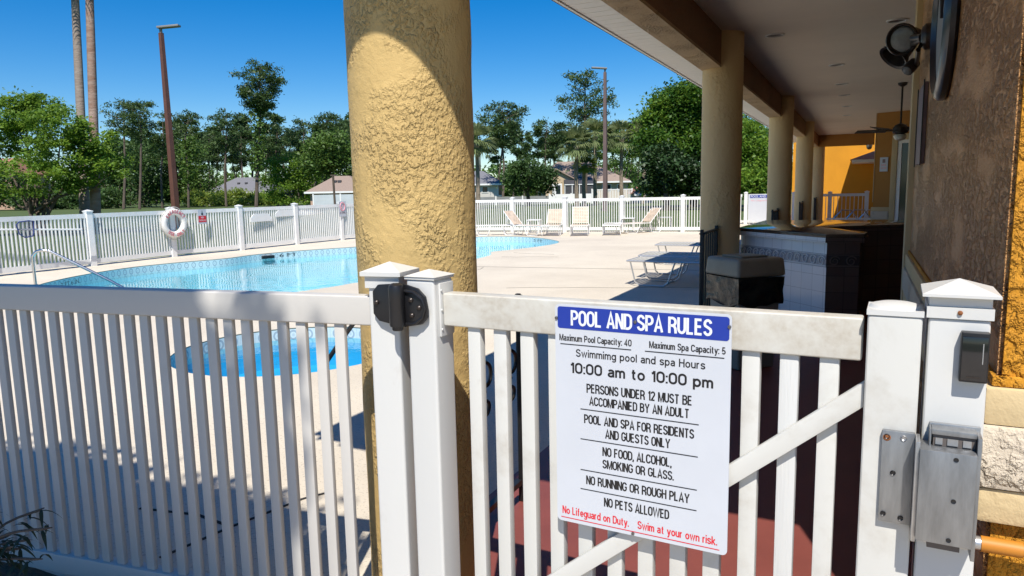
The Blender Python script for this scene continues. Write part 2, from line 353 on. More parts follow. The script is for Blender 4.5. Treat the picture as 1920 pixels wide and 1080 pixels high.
def _a(cx, cy, rx, ry, a0, a1, n=9): return [(cx+rx*math.cos(math.radians(a0+(a1-a0)*i/(n-1))), cy+ry*math.sin(math.radians(a0+(a1-a0)*i/(n-1)))) for i in range(n)]
def glyphs():
    """condensed grotesque drawn as stroke centre-lines, capital height 1"""
    S_ = lambda k, w: [[(x*w, y*k) for x, y in _a(.22, .715, .205, .215, 8, 215)+[(.22, .51)]+_a(.22, .285, .215, .215, 35, -172)]]
    o = [_a(.19, .35, .19, .285, 0, 360, 19)]; O = [_a(.23, .68, .23, .25, 0, 180)+_a(.23, .32, .23, .25, 180, 360)+[(.46, .68)]]
    return {'A': [[(0, 0), (.25, .98), (.5, 0)], [(.10, .3), (.40, .3)]], 'B': [[(0, .0), (0, .93), (.2, .93)]+_a(.22, .735, .2, .195, 90, -90)+[(0, .54)], [(.2, .54)]+_a(.23, .305, .22, .235, 90, -90)+[(0, .07)]],
     'C': [_a(.23, .68, .23, .25, 8, 180)+_a(.23, .32, .23, .25, 180, 352)], 'D': [[(0, 0), (0, .93), (.16, .93)]+_a(.2, .66, .25, .27, 90, 0)+_a(.2, .34, .25, .27, 0, -90)+[(0, .07)]],
     'E': [[(.38, .93), (0, .93), (0, .07), (.4, .07)], [(0, .52), (.35, .52)]], 'F': [[(.38, .93), (0, .93), (0, 0)], [(0, .5), (.34, .5)]],
     'G': [_a(.23, .68, .23, .25, 10, 180)+_a(.23, .32, .23, .25, 180, 360)+[(.46, .47), (.26, .47)]], 'H': [[(0, 0), (0, 1)], [(.44, 0), (.44, 1)], [(0, .53), (.44, .53)]], 'I': [[(0, 0), (0, 1)]],
     'K': [[(0, 0), (0, 1)], [(.44, 1), (.02, .42)], [(.16, .6), (.47, 0)]], 'L': [[(0, 1), (0, .07), (.37, .07)]], 'M': [[(0, 0), (0, 1)], [(.02, .97), (.29, .05), (.56, .97)], [(.58, 1), (.58, 0)]],
     'N': [[(0, 0), (0, 1)], [(.02, .96), (.42, .04)], [(.44, 0), (.44, 1)]], 'O': O, 'P': [[(0, 0), (0, .93), (.2, .93)]+_a(.21, .69, .22, .24, 90, -90)+[(0, .45)]],
     'R': [[(0, 0), (0, .93), (.2, .93)]+_a(.21, .70, .22, .23, 90, -90)+[(0, .47)], [(.2, .47), (.34, .43), (.42, .3), (.45, 0)]], 'S': S_(1, 1), 'T': [[(0, .93), (.47, .93)], [(.235, .93), (.235, 0)]],
     'U': [[(0, 1), (0, .32)]+_a(.22, .32, .22, .25, 180, 360)+[(.44, 1)]], 'V': [[(0, 1), (.24, .03), (.48, 1)]], 'W': [[(0, 1), (.20, .03), (.41, .95), (.62, .03), (.82, 1)]], 'X': [[(0, 0), (.46, 1)], [(0, 1), (.46, 0)]],
     'Y': [[(0, 1), (.25, .44), (.5, 1)], [(.25, .44), (.25, 0)]], 'a': [_a(.18, .50, .16, .135, 165, 0)+[(.34, 0)], [(.34, .40), (.2, .38)]+_a(.17, .21, .165, .15, 100, 270)+[(.24, .08), (.34, .18)]],
     'b': o+[[(0, 0), (0, 1)]], 'c': [_a(.19, .35, .19, .285, 40, 320, 15)], 'd': o+[[(.385, 0), (.385, 1)]], 'e': [[(.02, .34), (.365, .34)]+_a(.19, .35, .18, .285, 10, 318, 15)], 'f': [_a(.24, .80, .12, .135, 85, 180)+[(.12, 0)], [(0, .63), (.26, .63)]],
     'g': o+[[(.385, .70), (.385, -.06)]+_a(.20, -.06, .185, .15, 0, -150)], 'h': [[(0, 0), (0, 1)], [(0, .42)]+_a(.17, .46, .17, .175, 170, 0)+[(.34, 0)]], 'i': [[(0, 0), (0, .70)], [(0, .85), (0, 1)]],
     'k': [[(0, 0), (0, 1)], [(.34, .70), (.02, .28)], [(.12, .42), (.37, 0)]], 'l': [[(0, 0), (0, 1)]], 'm': [[(0, 0), (0, .70)], [(0, .42)]+_a(.14, .46, .14, .175, 170, 0)+[(.28, 0)], [(.28, .42)]+_a(.42, .46, .14, .175, 170, 0)+[(.56, 0)]],
     'n': [[(0, 0), (0, .70)], [(0, .42)]+_a(.17, .46, .17, .175, 170, 0)+[(.34, 0)]], 'o': o, 'p': o+[[(0, .70), (0, -.27)]], 'r': [[(0, 0), (0, .70)], [(0, .38)]+_a(.17, .44, .17, .2, 175, 80)],
     's': S_(.70, .82), 't': [[(.11, .90), (.11, .2)]+_a(.22, .19, .11, .125, 180, 290), [(0, .63), (.25, .63)]], 'u': [[(0, .70), (0, .24)]+_a(.17, .24, .17, .175, 180, 350), [(.34, .70), (.34, 0)]],
     'w': [[(0, .70), (.14, .03), (.28, .66), (.42, .03), (.56, .70)]], 'x': [[(0, 0), (.36, .70)], [(0, .70), (.36, 0)]], 'y': [[(0, .70), (.19, .03)], [(.38, .70), (.17, -.10), (.11, -.21), (.0, -.21)]],
     '0': [_a(.21, .68, .21, .25, 0, 180)+_a(.21, .32, .21, .25, 180, 360)+[(.42, .68)]], '1': [[(0, .76), (.10, .80), (.17, .98)], [(.18, 1), (.18, 0)]], '2': [_a(.21, .71, .2, .22, 170, -25)+[(.03, .08), (.42, .07)]],
     '3': [_a(.2, .72, .19, .21, 160, -90)+_a(.2, .29, .2, .22, 90, -160)], '4': [[(.33, 0), (.33, .97), (.0, .27), (.45, .27)]], '5': [[(.39, .93), (.07, .93), (.03, .48)]+_a(.2, .31, .21, .24, 130, -155)], '6': [_a(.21, .29, .2, .22, 90, 450, 17), [(.01, .3), (.06, .68), (.2, .93), (.38, .9)]],
     ':': [[(0, 0), (0, .15)], [(0, .55), (0, .70)]], '.': [[(0, 0), (0, .15)]], ',': [[(.01, .15), (.01, .0), (-.04, -.12)]]}
GL = glyphs()
def stroke(mb, P, hw, y, cl=False):
    P = [Vector(p) for p in P]; n = len(P); A, B = [], []
    for i, p in enumerate(P):
        d1 = (P[i]-P[i-1]).normalized() if (i or cl) else (P[1]-P[0]).normalized()
        d2 = (P[(i+1) % n]-P[i]).normalized() if (i < n-1 or cl) else d1
        n1, n2 = Vector((-d1.y, d1.x)), Vector((-d2.y, d2.x)); m_ = n1+n2; m_ = m_.normalized() if m_.length > .2 else n1
        q = m_*hw/max(.45, m_.dot(n1)); A.append(p+q); B.append(p-q)
    va = [mb.v((q.x, y, q.y)) for q in A]; vb = [mb.v((q.x, y, q.y)) for q in B]
    for i in range(n if cl else n-1): j = (i+1) % n; mb.b.faces.new((va[i], va[j], vb[j], vb[i]))
def sign_text(mb, body, x0, x1, z0, cap, y, wt=.14, gap=.17):
    """condensed lettering in a local x-z plane, spanning x0..x1, stroke wt x cap"""
    x = 0; pl = []
    for ch in body:
        if ch == ' ': x += .33; continue
        g = GL[ch]; lo = min(p[0] for s_ in g for p in s_); hi = max(p[0] for s_ in g for p in s_)
        if lo > -.05 and ch != ',': lo = min(lo, 0)
        pl.append((x-max(lo, 0) if ch != ',' else x, g)); x += hi+gap+.02
    tot = x-gap-.02; hw = wt*cap/2; sx = (x1-x0-2*hw)/tot; k = 0
    for ox, g in pl:
        for s_ in g:
            cl = len(s_) > 8 and math.dist(s_[0], s_[-1]) < .02; pts = [(x0+hw+(ox+px_)*sx, z0+pz*cap) for px_, pz in (s_[:-1] if cl else s_)]
            q = [pts[0]]
            for p in pts[1:]:
                if math.dist(p, q[-1]) > cap*.004: q.append(p)
            stroke(mb, q, hw, y-.00002*(k % 4), cl); k += 1

def leaf_mesh(name, cen, size, rng, elong=2.0, up=.5, jit=.35, droop=None):
    """one mesh of leaf-sized diamonds at the given centres"""
    n = len(cen); nor = rng.normal(size=(n, 3)); nor[:, 2] = np.abs(nor[:, 2])+up; nor /= np.linalg.norm(nor, axis=1)[:, None]
    t = rng.normal(size=(n, 3)); t -= nor*(t*nor).sum(1)[:, None]; t /= np.linalg.norm(t, axis=1)[:, None]; b = np.cross(nor, t)
    L = size*(1+jit*rng.uniform(-1, 1, n))[:, None]; W = L/elong
    V = np.stack([cen-t*L*.5, cen+b*W*.5+nor*W*.12, cen+t*L*.5, cen-b*W*.5+nor*W*.12], 1).reshape(-1, 3)
    return quads(name, V)
def quads(name, V):
    n = len(V)//4; me = bpy.data.meshes.new(name)
    me.vertices.add(4*n); me.vertices.foreach_set('co', V.astype(np.float32).ravel())
    me.loops.add(4*n); me.loops.foreach_set('vertex_index', np.arange(4*n, dtype=np.int32))
    me.polygons.add(n); me.polygons.foreach_set('loop_start', np.arange(0, 4*n, 4, dtype=np.int32))
    me.update(calc_edges=True); me.validate(); return me

# ------------------------------------------------------------------ ground, deck, pool
def sheet(name, poly, z, m, holes=(), kind='structure'):
    loops = [[Vector((x, y, 0)) for x, y in poly]]+[[Vector((x, y, 0)) for x, y in h] for h in holes]
    flat = [p for l in loops for p in l]; tr = tessellate_polygon(loops)
    me = bpy.data.meshes.new(name); me.from_pydata([(p.x, p.y, z) for p in flat], [], [tuple(t) for t in tr]); me.update()
    bm = bmesh.new(); bm.from_mesh(me)
    for f in bm.faces:
        if f.normal.z < 0: f.normal_flip()
    bm.to_mesh(me); bm.free()
    return tag(link(name, me, m), kind=kind)
def smooth_loop(P, k=8):
    o = []; n = len(P); P = [Vector(p) for p in P]
    for i in range(n):
        a, b, c, d = P[i-1], P[i], P[(i+1) % n], P[(i+2) % n]
        for j in range(k):
            t = j/k; o.append(.5*((2*b)+(c-a)*t+(2*a-5*b+4*c-d)*t*t+(3*b-a-3*c+d)*t**3))
    return [(p.x, p.y) for p in o]
POOL = smooth_loop([(-12.15, 7.0), (-12.75, 7.75), (-13.2, 8.7), (-13.45, 9.7), (-13.35, 10.7), (-13.05, 11.7), (-13.12, 12.7), (-12.95, 13.6), (-12.55, 14.5), (-12.07, 15.4),
                    (-11.7, 16.8), (-11.4, 18.4), (-10.75, 19.5), (-9.7, 19.85), (-8.6, 19.4), (-7.55, 18.3), (-7.22, 17.45), (-7.27, 16.4), (-7.5, 15.4), (-7.7, 14.7), (-7.38, 14.0),
                    (-7.23, 13.1), (-7.1, 11.5), (-7.1, 9.8), (-7.19, 9.03), (-7.28, 8.29), (-7.5, 7.6), (-8.2, 6.7), (-9.5, 6.2), (-11.0, 6.3)])
SPA = [(-4.693+1.04*math.cos(2*PI*k/64), 4.918+1.04*math.sin(2*PI*k/64)) for k in range(64)]
big = [(1500*math.cos(2*PI*k/48), 1500*math.sin(2*PI*k/48)) for k in range(48)]
sheet('lawn', big, -.03, 'grass', [[(-15.05, 1.5), (-15.05, 22.0), (-4.5, 23.45), (-4.5, 29), (6, 29), (6, -8), (-9, -8), (-9, 1.5)]])
sheet('pool_deck', [(-15.05, 1.5), (-1.5, 1.5), (-1.5, 29), (-4.5, 29), (-4.5, 23.45), (-15.05, 22.0)], 0, 'deck_coating', [POOL, SPA])
sheet('porch_floor', [(-1.5, 1.75), (6, 1.75), (6, 29), (-1.5, 29)], .004, 'porch_paint')
sheet('walkway', [(-1.5, -8), (6, -8), (6, 1.75), (-1.5, 1.75)], 0, 'walk_concrete')
sheet('mulch_bed', [(-9, .75), (-1.5, .75), (-1.5, 1.5), (-9, 1.5)], 0, 'mulch')
sheet('walkway', [(-9, -8), (-1.5, -8), (-1.5, .75), (-9, .75)], 0, 'walk_concrete')
def basin(name, loop, tile_h, depth, plaster, shelf=None):
    root = tag(bpy.data.objects.new(name, None), kind='structure'); C.objects.link(root)
    mb = MB(); u = 0; n = len(loop)
    for i in range(n):
        a, b = loop[i], loop[(i+1) % n]; l = math.dist(a, b)
        mb.f([(a[0], a[1], -tile_h), (b[0], b[1], -tile_h), (b[0], b[1], 0), (a[0], a[1], 0)], [(u, 0), (u+l, 0), (u+l, 1), (u, 1)]); u += l
    mb.build('tile_band', 'pool_tile', root, smooth=False)
    mb = MB()
    cx = sum(p[0] for p in loop)/n; cy = sum(p[1] for p in loop)/n
    lv = [(1, -tile_h)]
    if shelf: lv += [(1, -shelf[1]), (shelf[0], -shelf[1])]
    lv += [(shelf[0] if shelf else .97, -depth)]
    for (s0, z0), (s1, z1) in zip(lv, lv[1:]):
        for i in range(n):
            a, b = loop[i], loop[(i+1) % n]; q = lambda p, s, z: (cx+(p[0]-cx)*s, cy+(p[1]-cy)*s, z)
            mb.f([q(a, s0, z0), q(b, s0, z0), q(b, s1, z1), q(a, s1, z1)])
    s1, z1 = lv[-1]; lp = [[Vector((cx+(p[0]-cx)*s1, cy+(p[1]-cy)*s1, 0)) for p in loop]]
    for t in tessellate_polygon(lp): mb.f([(lp[0][k].x, lp[0][k].y, z1) for k in t])
    mb.build('plaster_shell', plaster, root, smooth=False)
    return root
pb = basin('pool_basin', POOL, .20, 1.35, 'pool_plaster')
sb = basin('spa_basin', SPA, .17, .95, 'spa_plaster', (.62, .42))
sheet('pool_water', POOL, -.155, 'pool_water')
sheet('spa_water', SPA, -.12, 'spa_water')
# depth markers lettered on the tile
mk = MB()
def marker(body, p, q, h=.075):
    p, q = Vector(p), Vector(q); d = (q-p).normalized(); l = (q-p).length
    nrm = Vector((d.y, -d.x, 0)); Mx = Matrix(((d.x, -nrm.x, 0, p.x), (d.y, -nrm.y, 0, p.y), (0, 0, 1, 0), (0, 0, 0, 1)))
    put_text(mk, body, 0, l, -.115, h, -.03, .01, Mx)
marker('3 FT 6 IN', (-12.52, 7.62, 0), (-12.86, 8.16, 0)); marker('6 FT', (-12.98, 13.35, 0), (-12.83, 13.8, 0)); marker('5 FT', (-8.75, 19.45, 0), (-8.3, 19.05, 0))
mk.build('depth_marking', ink, pb, smooth=False)
sk = MB(); sk.box(-.16, .16, -.02, .05, -.125, -.055); o = sk.build('skimmer_opening', black, pb); o.location = (-13.03, 13.05, 0); o.rotation_euler = (0, 0, math.radians(75))
# deck joints
jt = MB()
for pts in ([(-2.42, 1.75), (-2.37, 2.05), (-2.28, 2.4), (-2.22, 2.5)], [(-2.9, 2.02), (-2.6, 2.08), (-2.4, 2.06)], [(-7.0, 6.9), (-4.2, 8.2), (-1.6, 8.35)], [(-7.2, 11.6), (-1.6, 12.3)]):
    for a, b in zip(pts, pts[1:]): jt.bar((a[0], a[1], .001), (b[0], b[1], .001), .010 if a[1] > 3 else .016, .004)
rc = random.Random(4)
for x0, y0, dx, dy, n in ((-7.1, 14.6, .22, -.02, 5), (-6.9, 13.6, .2, .05, 6), (-4.6, 9.2, .3, .12, 8), (-6.0, 9.9, -.05, .3, 6), (-3.6, 14.0, .25, .1, 7)):
    p_ = (x0, y0)
    for k in range(n):
        q_ = (p_[0]+dx+rc.uniform(-.07, .07), p_[1]+dy+rc.uniform(-.07, .07)); jt.bar((p_[0], p_[1], .001), (q_[0], q_[1], .001), .007, .003); p_ = q_
tag(jt.build('deck_joint', deck_edge), kind='structure')

# ------------------------------------------------------------------ fences
def cap_on(mb, x, y, z, w, h=.05):
    """flat skirt and pyramid cap, like a vinyl post cap"""
    mb.box(x-w/2-.006, x+w/2+.006, y-w/2-.006, y+w/2+.006, z-.035, z)
    a = w/2+.016
    b = [mb.v((x-a, y-a, z)), mb.v((x+a, y-a, z)), mb.v((x+a, y+a, z)), mb.v((x-a, y+a, z))]; c = [mb.v((x-a, y-a, z+.012)), mb.v((x+a, y-a, z+.012)), mb.v((x+a, y+a, z+.012)), mb.v((x-a, y+a, z+.012))]
    t = mb.v((x, y, z+.012+h*.6)); mb.b.faces.new(b[::-1])
    for j in range(4):
        mb.b.faces.new((b[j], b[(j+1) % 4], c[(j+1) % 4], c[j])); mb.b.faces.new((c[j], c[(j+1) % 4], t))
def pool_fence(name, label, pts, ends=(True, True), top=1.10, pitch=.076):
    """posts at pts; between them rails and a panel of pickets"""
    root = thing(name, label, 'fence', (pts[0][0], pts[0][1], 0))
    ox, oy = pts[0]
    for k, (x, y) in enumerate(pts):
        if (k == 0 and not ends[0]) or (k == len(pts)-1 and not ends[1]): continue
        mb = MB(); mb.box(x-ox-.06, x-ox+.06, y-oy-.06, y-oy+.06, 0, top+.045); cap_on(mb, x-ox, y-oy, top+.045, .12); mb.build('post', vinyl, root, smooth=False)
    for (x0, y0), (x1, y1) in zip(pts, pts[1:]):
        d = Vector((x1-x0, y1-y0, 0)); l = d.length; d.normalize(); a = Vector((x0-ox, y0-oy, 0))+d*.06; b = Vector((x1-ox, y1-oy, 0))-d*.06
        Z = Vector((0, 0, 1))
        mb = MB(); mb.bar(a+Z*(top-.045), b+Z*(top-.045), .045, .09); mb.build('top_rail', vinyl, root)
        mb = MB(); mb.bar(a+Z*.10, b+Z*.10, .045, .10); mb.build('bottom_rail', vinyl, root)
        mb = MB(); n = int((l-.12)/pitch)
        for i in range(n):
            p = a+d*((i+.5)*(l-.12)/n); mb.bar(p+Z*.151, p+Z*(top-.091), .044, .022, (d.x, d.y, 0))
        mb.build('picket_panel', vinyl, root, smooth=False)
    return root
LF = [(-14.42, 3.7), (-14.45, 5.65), (-14.5, 7.62), (-14.58, 9.62), (-14.72, 11.72), (-14.56, 13.66), (-14.48, 15.62), (-14.38, 17.48), (-14.3, 19.4), (-14.22, 21.45)]
pool_fence('pool_fence', 'long white picket fence along the far side of the pool, carrying the life ring', LF)
FF = [(-14.22, 21.7), (-12.6, 21.9), (-10.76, 22.12), (-8.92, 22.34), (-7.02, 22.56), (-5.09, 22.79), (-4.3, 22.9), (-4.36, 25.2), (-4.42, 27.5)]
pool_fence('pool_fence', 'white picket fence behind the row of tan lounge chairs', FF)
pool_fence('pool_fence', 'short white fence run beyond the second porch column, left of the white gate', [(-4.42, 27.66), (-3.95, 27.72)], (False, False))
pool_fence('pool_fence', 'white railing across the end of the porch in front of the orange wall', [(-2.1, 26.2), (-.98, 26.2), (.12, 26.2)], (True, True), 1.09, .115)

# far gate with a white rules board
g2 = thing('rules_gate', 'white gate with blue-headed rules board seen between the porch columns', 'gate', (-3.88, 27.73, 0), .12)
mb = MB(); mb.box(-.06, .06, -.06, .06, 0, 1.15); cap_on(mb, 0, 0, 1.15, .12); mb.build('post', vinyl, g2, smooth=False)
mb = MB(); mb.box(.08, 1.35, -.02, .02, .06, 1.10); mb.build('board', signwhite, g2)
mb = MB(); mb.box(.14, 1.25, -.026, -.021, .96, 1.06); mb.build('banner', navy, g2)
mb = MB(); put_text(mb, 'POOL AND SPA RULES', .17, 1.22, .975, .07, -.028, .01); mb.build('lettering', letterw, g2, smooth=False)
mb = MB(); put_text(mb, 'No Lifeguard on Duty', .18, 1.1, .84, .05, -.022, .0); mb.build('lettering', fadedred, g2, smooth=False)

# ---- near fence (left of the gate)
A8 = math.radians(8.06); HJ = (-1.145, 1.674)
nf = thing('picket_fence', 'near white picket fence in leaf shade left of the black hinge', 'fence', (HJ[0], HJ[1], 0), A8)
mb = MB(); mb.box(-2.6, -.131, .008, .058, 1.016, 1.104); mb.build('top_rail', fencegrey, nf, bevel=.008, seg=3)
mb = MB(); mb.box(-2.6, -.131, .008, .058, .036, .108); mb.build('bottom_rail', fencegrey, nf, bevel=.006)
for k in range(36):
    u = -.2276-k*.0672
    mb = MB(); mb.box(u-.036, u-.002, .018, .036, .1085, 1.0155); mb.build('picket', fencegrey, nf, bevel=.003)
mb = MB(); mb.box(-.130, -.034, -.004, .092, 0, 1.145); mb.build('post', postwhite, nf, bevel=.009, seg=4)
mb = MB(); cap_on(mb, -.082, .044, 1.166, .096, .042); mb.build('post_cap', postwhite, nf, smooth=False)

# ------------------------------------------------------------------ gate, hinge, lock
AG = math.radians(-2.3)
gt = thing('gate', 'white picket gate with diagonal brace carrying the pool and spa rules sign', 'gate', (HJ[0], HJ[1], 0), AG)
mb = MB(); mb.box(.004, .098, -.02, .074, .03, 1.160); mb.build('hinge_stile', postwhite, gt, bevel=.009, seg=4)
mb = MB(); mb.box(.001, .101, -.023, .077, 1.1605, 1.168)
q = [mb.v(p) for p in ((-.001, -.026, 1.1685), (.104, -.026, 1.1685), (.104, .080, 1.1685), (-.001, .080, 1.1685))]; tp = mb.v((.051, .027, 1.186))
mb.b.faces.new(q[::-1]); [mb.b.faces.new((q[j], q[(j+1) % 4], tp)) for j in range(4)]; mb.build('stile_cap', postwhite, gt, smooth=False)
mb = MB(); mb.box(1.166, 1.264, -.02, .085, .03, 1.135); mb.build('latch_stile', gatewhite, gt, bevel=.007, seg=3)
mb = MB(); mb.box(1.164, 1.266, -.022, .087, 1.1353, 1.146)
mb.lathe([(.05, 1.146), (.045, 1.152), (.03, 1.156), (.005, 1.158)], 24, Matrix.Translation((1.215, .032, 0)) @ Matrix.Diagonal((1.0, 1.0, 1, 1))); mb.build('stile_cap', postwhite, gt)
mb = MB(); mb.box(.106, 1.158, .008, .058, 1.030, 1.122); mb.build('top_rail', railwhite, gt, bevel=.007, seg=3)
mb = MB(); mb.box(.0985, 1.165, .008, .058, .06, .14); mb.build('bottom_rail', gatewhite, gt, bevel=.007)
gu = [.199+k*.0815 for k in range(12)]
for k, u in enumerate(gu):
    mb = MB(); mb.box(u-.020, u+.020, .018, .046, .1405, 1.0295); mb.build('picket', stamped if k in (10,) else gatewhite, gt, bevel=.004)
p, q = Vector((.122, .0, .085)), Vector((1.1655, .0, .962)); nrm = Vector((0, 0, .0275))
mb = MB(); Y0, Y1 = -.003, .0175
mb.hexa([p-nrm+Vector((0, Y0, 0)), p+nrm+Vector((0, Y0, 0)), p+nrm+Vector((0, Y1, 0)), p-nrm+Vector((0, Y1, 0)), q-nrm+Vector((0, Y0, 0)), q+nrm+Vector((0, Y0, 0)), q+nrm+Vector((0, Y1, 0)), q-nrm+Vector((0, Y1, 0))])
mb.build('brace', gatewhite, gt, bevel=.003)
# rail bracket at the hinge stile
mb = MB(); mb.box(.0985, .105, .0, .066, 1.000, 1.150)
for z in (1.02, 1.075, 1.13): mb.lathe([(.004, 0), (.003, .003)], 10, Matrix.Translation((.105, .004, z)) @ Matrix.Rotation(PI/2, 4, 'Y'))
mb.build('rail_bracket', postwhite, gt, bevel=.001)
# black self-closing hinge
hg = MB()
for (u0, u1, s) in ((-.104, -.002, -1), (.002, .084, 1)):
    o_ = [(u0, .035), (u0+.02, .055), (u1, .062), (u1, -.062), (u0+.02, -.05), (u0, -.03)] if s < 0 else [(u0, .062), (u1-.03, .05), (u1-.006, .028), (u1, .0), (u1, -.03), (u1-.02, -.05), (u0, -.062)]
    poly = [(x, 1.088+z) for x, z in o_]
    hg.prism(poly, .0275, .037, Matrix.Rotation(PI/2, 4, 'X'))
hgo = hg.build('hinge_leaf', black, gt, bevel=.003)
hg = MB(); Z = [(0, 1.008), (.014, 1.009), (.016, 1.012), (.016, 1.02), (.021, 1.021), (.0225, 1.026), (.0225, 1.10), (.023, 1.102), (.023, 1.128), (.02, 1.137), (.012, 1.142), (.0, 1.143)]
hg.lathe([(max(r, .0005), z) for r, z in Z], 24, Matrix.Translation((-.008, -.050, .010)), True)
hg.build('hinge_knuckle', black, gt)
hg = MB()
for u, z in ((-.089, 1.092), (.032, 1.105), (.059, 1.085), (.034, 1.062)):
    hg.lathe([(.007, 0), (.007, .004), (.004, .007), (.001, .0075)], 12, Matrix.Translation((u, -.037, z)) @ Matrix.Rotation(PI/2, 4, 'X')); hg.build('hinge_bolt', bronze, gt); hg = MB()
for pts in ([(.004, -.038, 1.13), (.044, -.042, 1.128), (.070, -.039, 1.11), (.079, -.038, 1.085), (.070, -.038, 1.058), (.044, -.040, 1.04), (.004, -.038, 1.035)],):
    hg.tube(pts, .005, 8)
hg.build('hinge_rib', black, gt)
# gate side of the magnetic lock
mb = MB(); mb.box(1.2035, 1.262, -.032, -.0205, .705, .900); mb.build('armature_plate', galv, gt, bevel=.0015)
mb = MB(); mb.box(1.2625, 1.2705, -.075, -.0205, .692, .898); mb.build('armature_bracket', galv2, gt, bevel=.0015)
for u, z in ((1.212, .888), (1.226, .812), (1.212, .722), (1.244, .718)): mb = MB(); mb.lathe([(.0055, 0), (.005, .002), (.003, .0005)], 12, Matrix.Translation((u, -.0325, z)) @ Matrix.Rotation(PI/2, 4, 'X')); mb.build('bolt_hole', black, gt)
mb = MB(); mb.lathe([(.0065, 0), (.005, .002), (.003, .0005)], 12, Matrix.Translation((1.242, -.0325, .888)) @ Matrix.Rotation(PI/2, 4, 'X')); mb.build('bolt', galv2, gt)
mb = MB(); mb.lathe([(.0075, -.0005), (.0060, .0008)], 12, Matrix.Translation((1.212, -.0325, .8855)) @ Matrix.Rotation(PI/2, 4, 'X')); mb.build('rust_stain', rust, gt)

# right post
rp = thing('gate_post', 'white square post with pointed cap beside the orange wall, holding the metal lock', 'post', (.180, 1.624, 0), AG)
mb = MB(); mb.box(-.052, .052, -.015, .11, 0, 1.135); mb.build('shaft', postwhite, rp, bevel=.007, seg=3)
mb = MB(); mb.box(-.056, .056, -.019, .114, 1.1355, 1.158); mb.box(-.052, .052, -.0155, .1105, 1.1585, 1.178)
a = .065; b_ = [mb.v((-a, -.031, 1.1785)), mb.v((a, -.031, 1.1785)), mb.v((a, .126, 1.1785)), mb.v((-a, .126, 1.1785))]; c_ = [mb.v((-a, -.031, 1.184)), mb.v((a, -.031, 1.184)), mb.v((a, .126, 1.184)), mb.v((-a, .126, 1.184))]
t_ = mb.v((0, .0475, 1.208)); mb.b.faces.new(b_[::-1])
for j in range(4): mb.b.faces.new((b_[j], b_[(j+1) % 4], c_[(j+1) % 4], c_[j])); mb.b.faces.new((c_[j], c_[(j+1) % 4], t_))
mb.build('post_cap', postwhite, rp, smooth=False)
mb = MB(); mb.lathe([(.0045, 0), (.0045, .003), (.002, .005)], 12, Matrix.Translation((0, -.0192, 1.148)) @ Matrix.Rotation(PI/2, 4, 'X')); mb.build('rusty_screw', rust, rp)
# lock housing on the post (local u = X-.18)
mb = MB(); mb.box(-.040, .046, -.026, -.0155, .672, .925); mb.build('mounting_plate', galv2, rp, bevel=.001)
mb = MB(); mb.box(.0385, .0455, -.075, -.0265, .672, .918); mb.box(-.0405, -.0375, -.060, -.0265, .845, .922); mb.box(-.0370, .0380, -.060, -.0265, .912, .922); mb.build('lock_bracket', galv, rp, bevel=.001)
mb = MB(); mb.box(-.056, .038, -.090, -.0268, .702, .888); mb.build('lock_body', galv, rp, bevel=.002)
mb = MB(); mb.box(-.034, .037, -.055, -.0268, .8885, .9115); mb.build('terminal_cavity', candark, rp)
mb = MB(); mb.box(-.030, -.018, -.0575, -.0555, .892, .905); mb.box(-.010, .008, -.0575, -.0555, .892, .905); mb.box(.016, .030, -.0575, -.0555, .892, .905); mb.build('terminal_block', galv2, rp)
mb = MB(); mb.box(-.034, .022, -.055, -.0268, .676, .7015); mb.build('lower_block', candark, rp)
for u, z in ((.004, .876), (.004, .793), (.0, .713)): mb = MB(); mb.lathe([(.0045, 0), (.0045, .001), (.0025, .0002)], 12, Matrix.Translation((u, -.0903, z)) @ Matrix.Rotation(PI/2, 4, 'X')); mb.build('lock_screw', black, rp)
# card reader
cr = thing('card_reader', 'small black card reader mounted on the white gate post', 'card reader', (.206, 1.6075, 1.016), AG)
mb = MB(); mb.box(-.0235, .0235, -.022, -.0003, 0, .098); mb.build('housing', black, cr, bevel=.003, seg=3)
mb = MB(); mb.box(-.021, .021, -.0245, -.0222, .004, .090); mb.build('face_plate', blackg, cr, bevel=.001)
mb = MB(); mb.box(.0125, .0140, -.0252, -.0246, .038, .078); mb.build('light_strip', galv2, cr)
mb = MB(); mb.box(-.012, .010, -.0252, -.0246, .010, .013); mb.build('slot', bronze, cr)

# ------------------------------------------------------------------ rules sign
sg = thing('rules_sign', 'large white pool and spa rules sign with a blue header on the gate', 'sign', (HJ[0]+.68*math.cos(AG)+math.sin(AG)*.0, HJ[1]+.68*math.sin(AG), .545), AG)
def rr(x0, x1, z0, z1, r, n=5):
    o = []
    for cx, cz, a0 in ((x1-r, z1-r, 0), (x0+r, z1-r, 90), (x0+r, z0+r, 180), (x1-r, z0+r, 270)):
        for k in range(n+1):
            a = math.radians(a0+90*k/n); o.append((cx+r*math.cos(a), cz+r*math.sin(a)))
    return o
RXm = Matrix.Rotation(PI/2, 4, 'X')   # (x, y, z) -> (x, -z, y): prism height points to -y
mb = MB(); mb.prism(rr(-.218, .216, 0, .572, .012), .014, .017, RXm); mb.build('panel', signwhite, sg, smooth=False)
mb = MB(); mb.prism(rr(-.211, .211, .511, .566, .007), .0172, .0176, RXm); mb.build('banner', navy, sg, smooth=False)
U = lambda u: u-.68
W = lambda z: z-.545
mb = MB(); sign_text(mb, 'POOL AND SPA RULES', U(.5051), U(.8532), W(1.0645), .0385, -.0180, .155); mb.build('title_lettering', letterw, sg, smooth=False)
mb = MB()
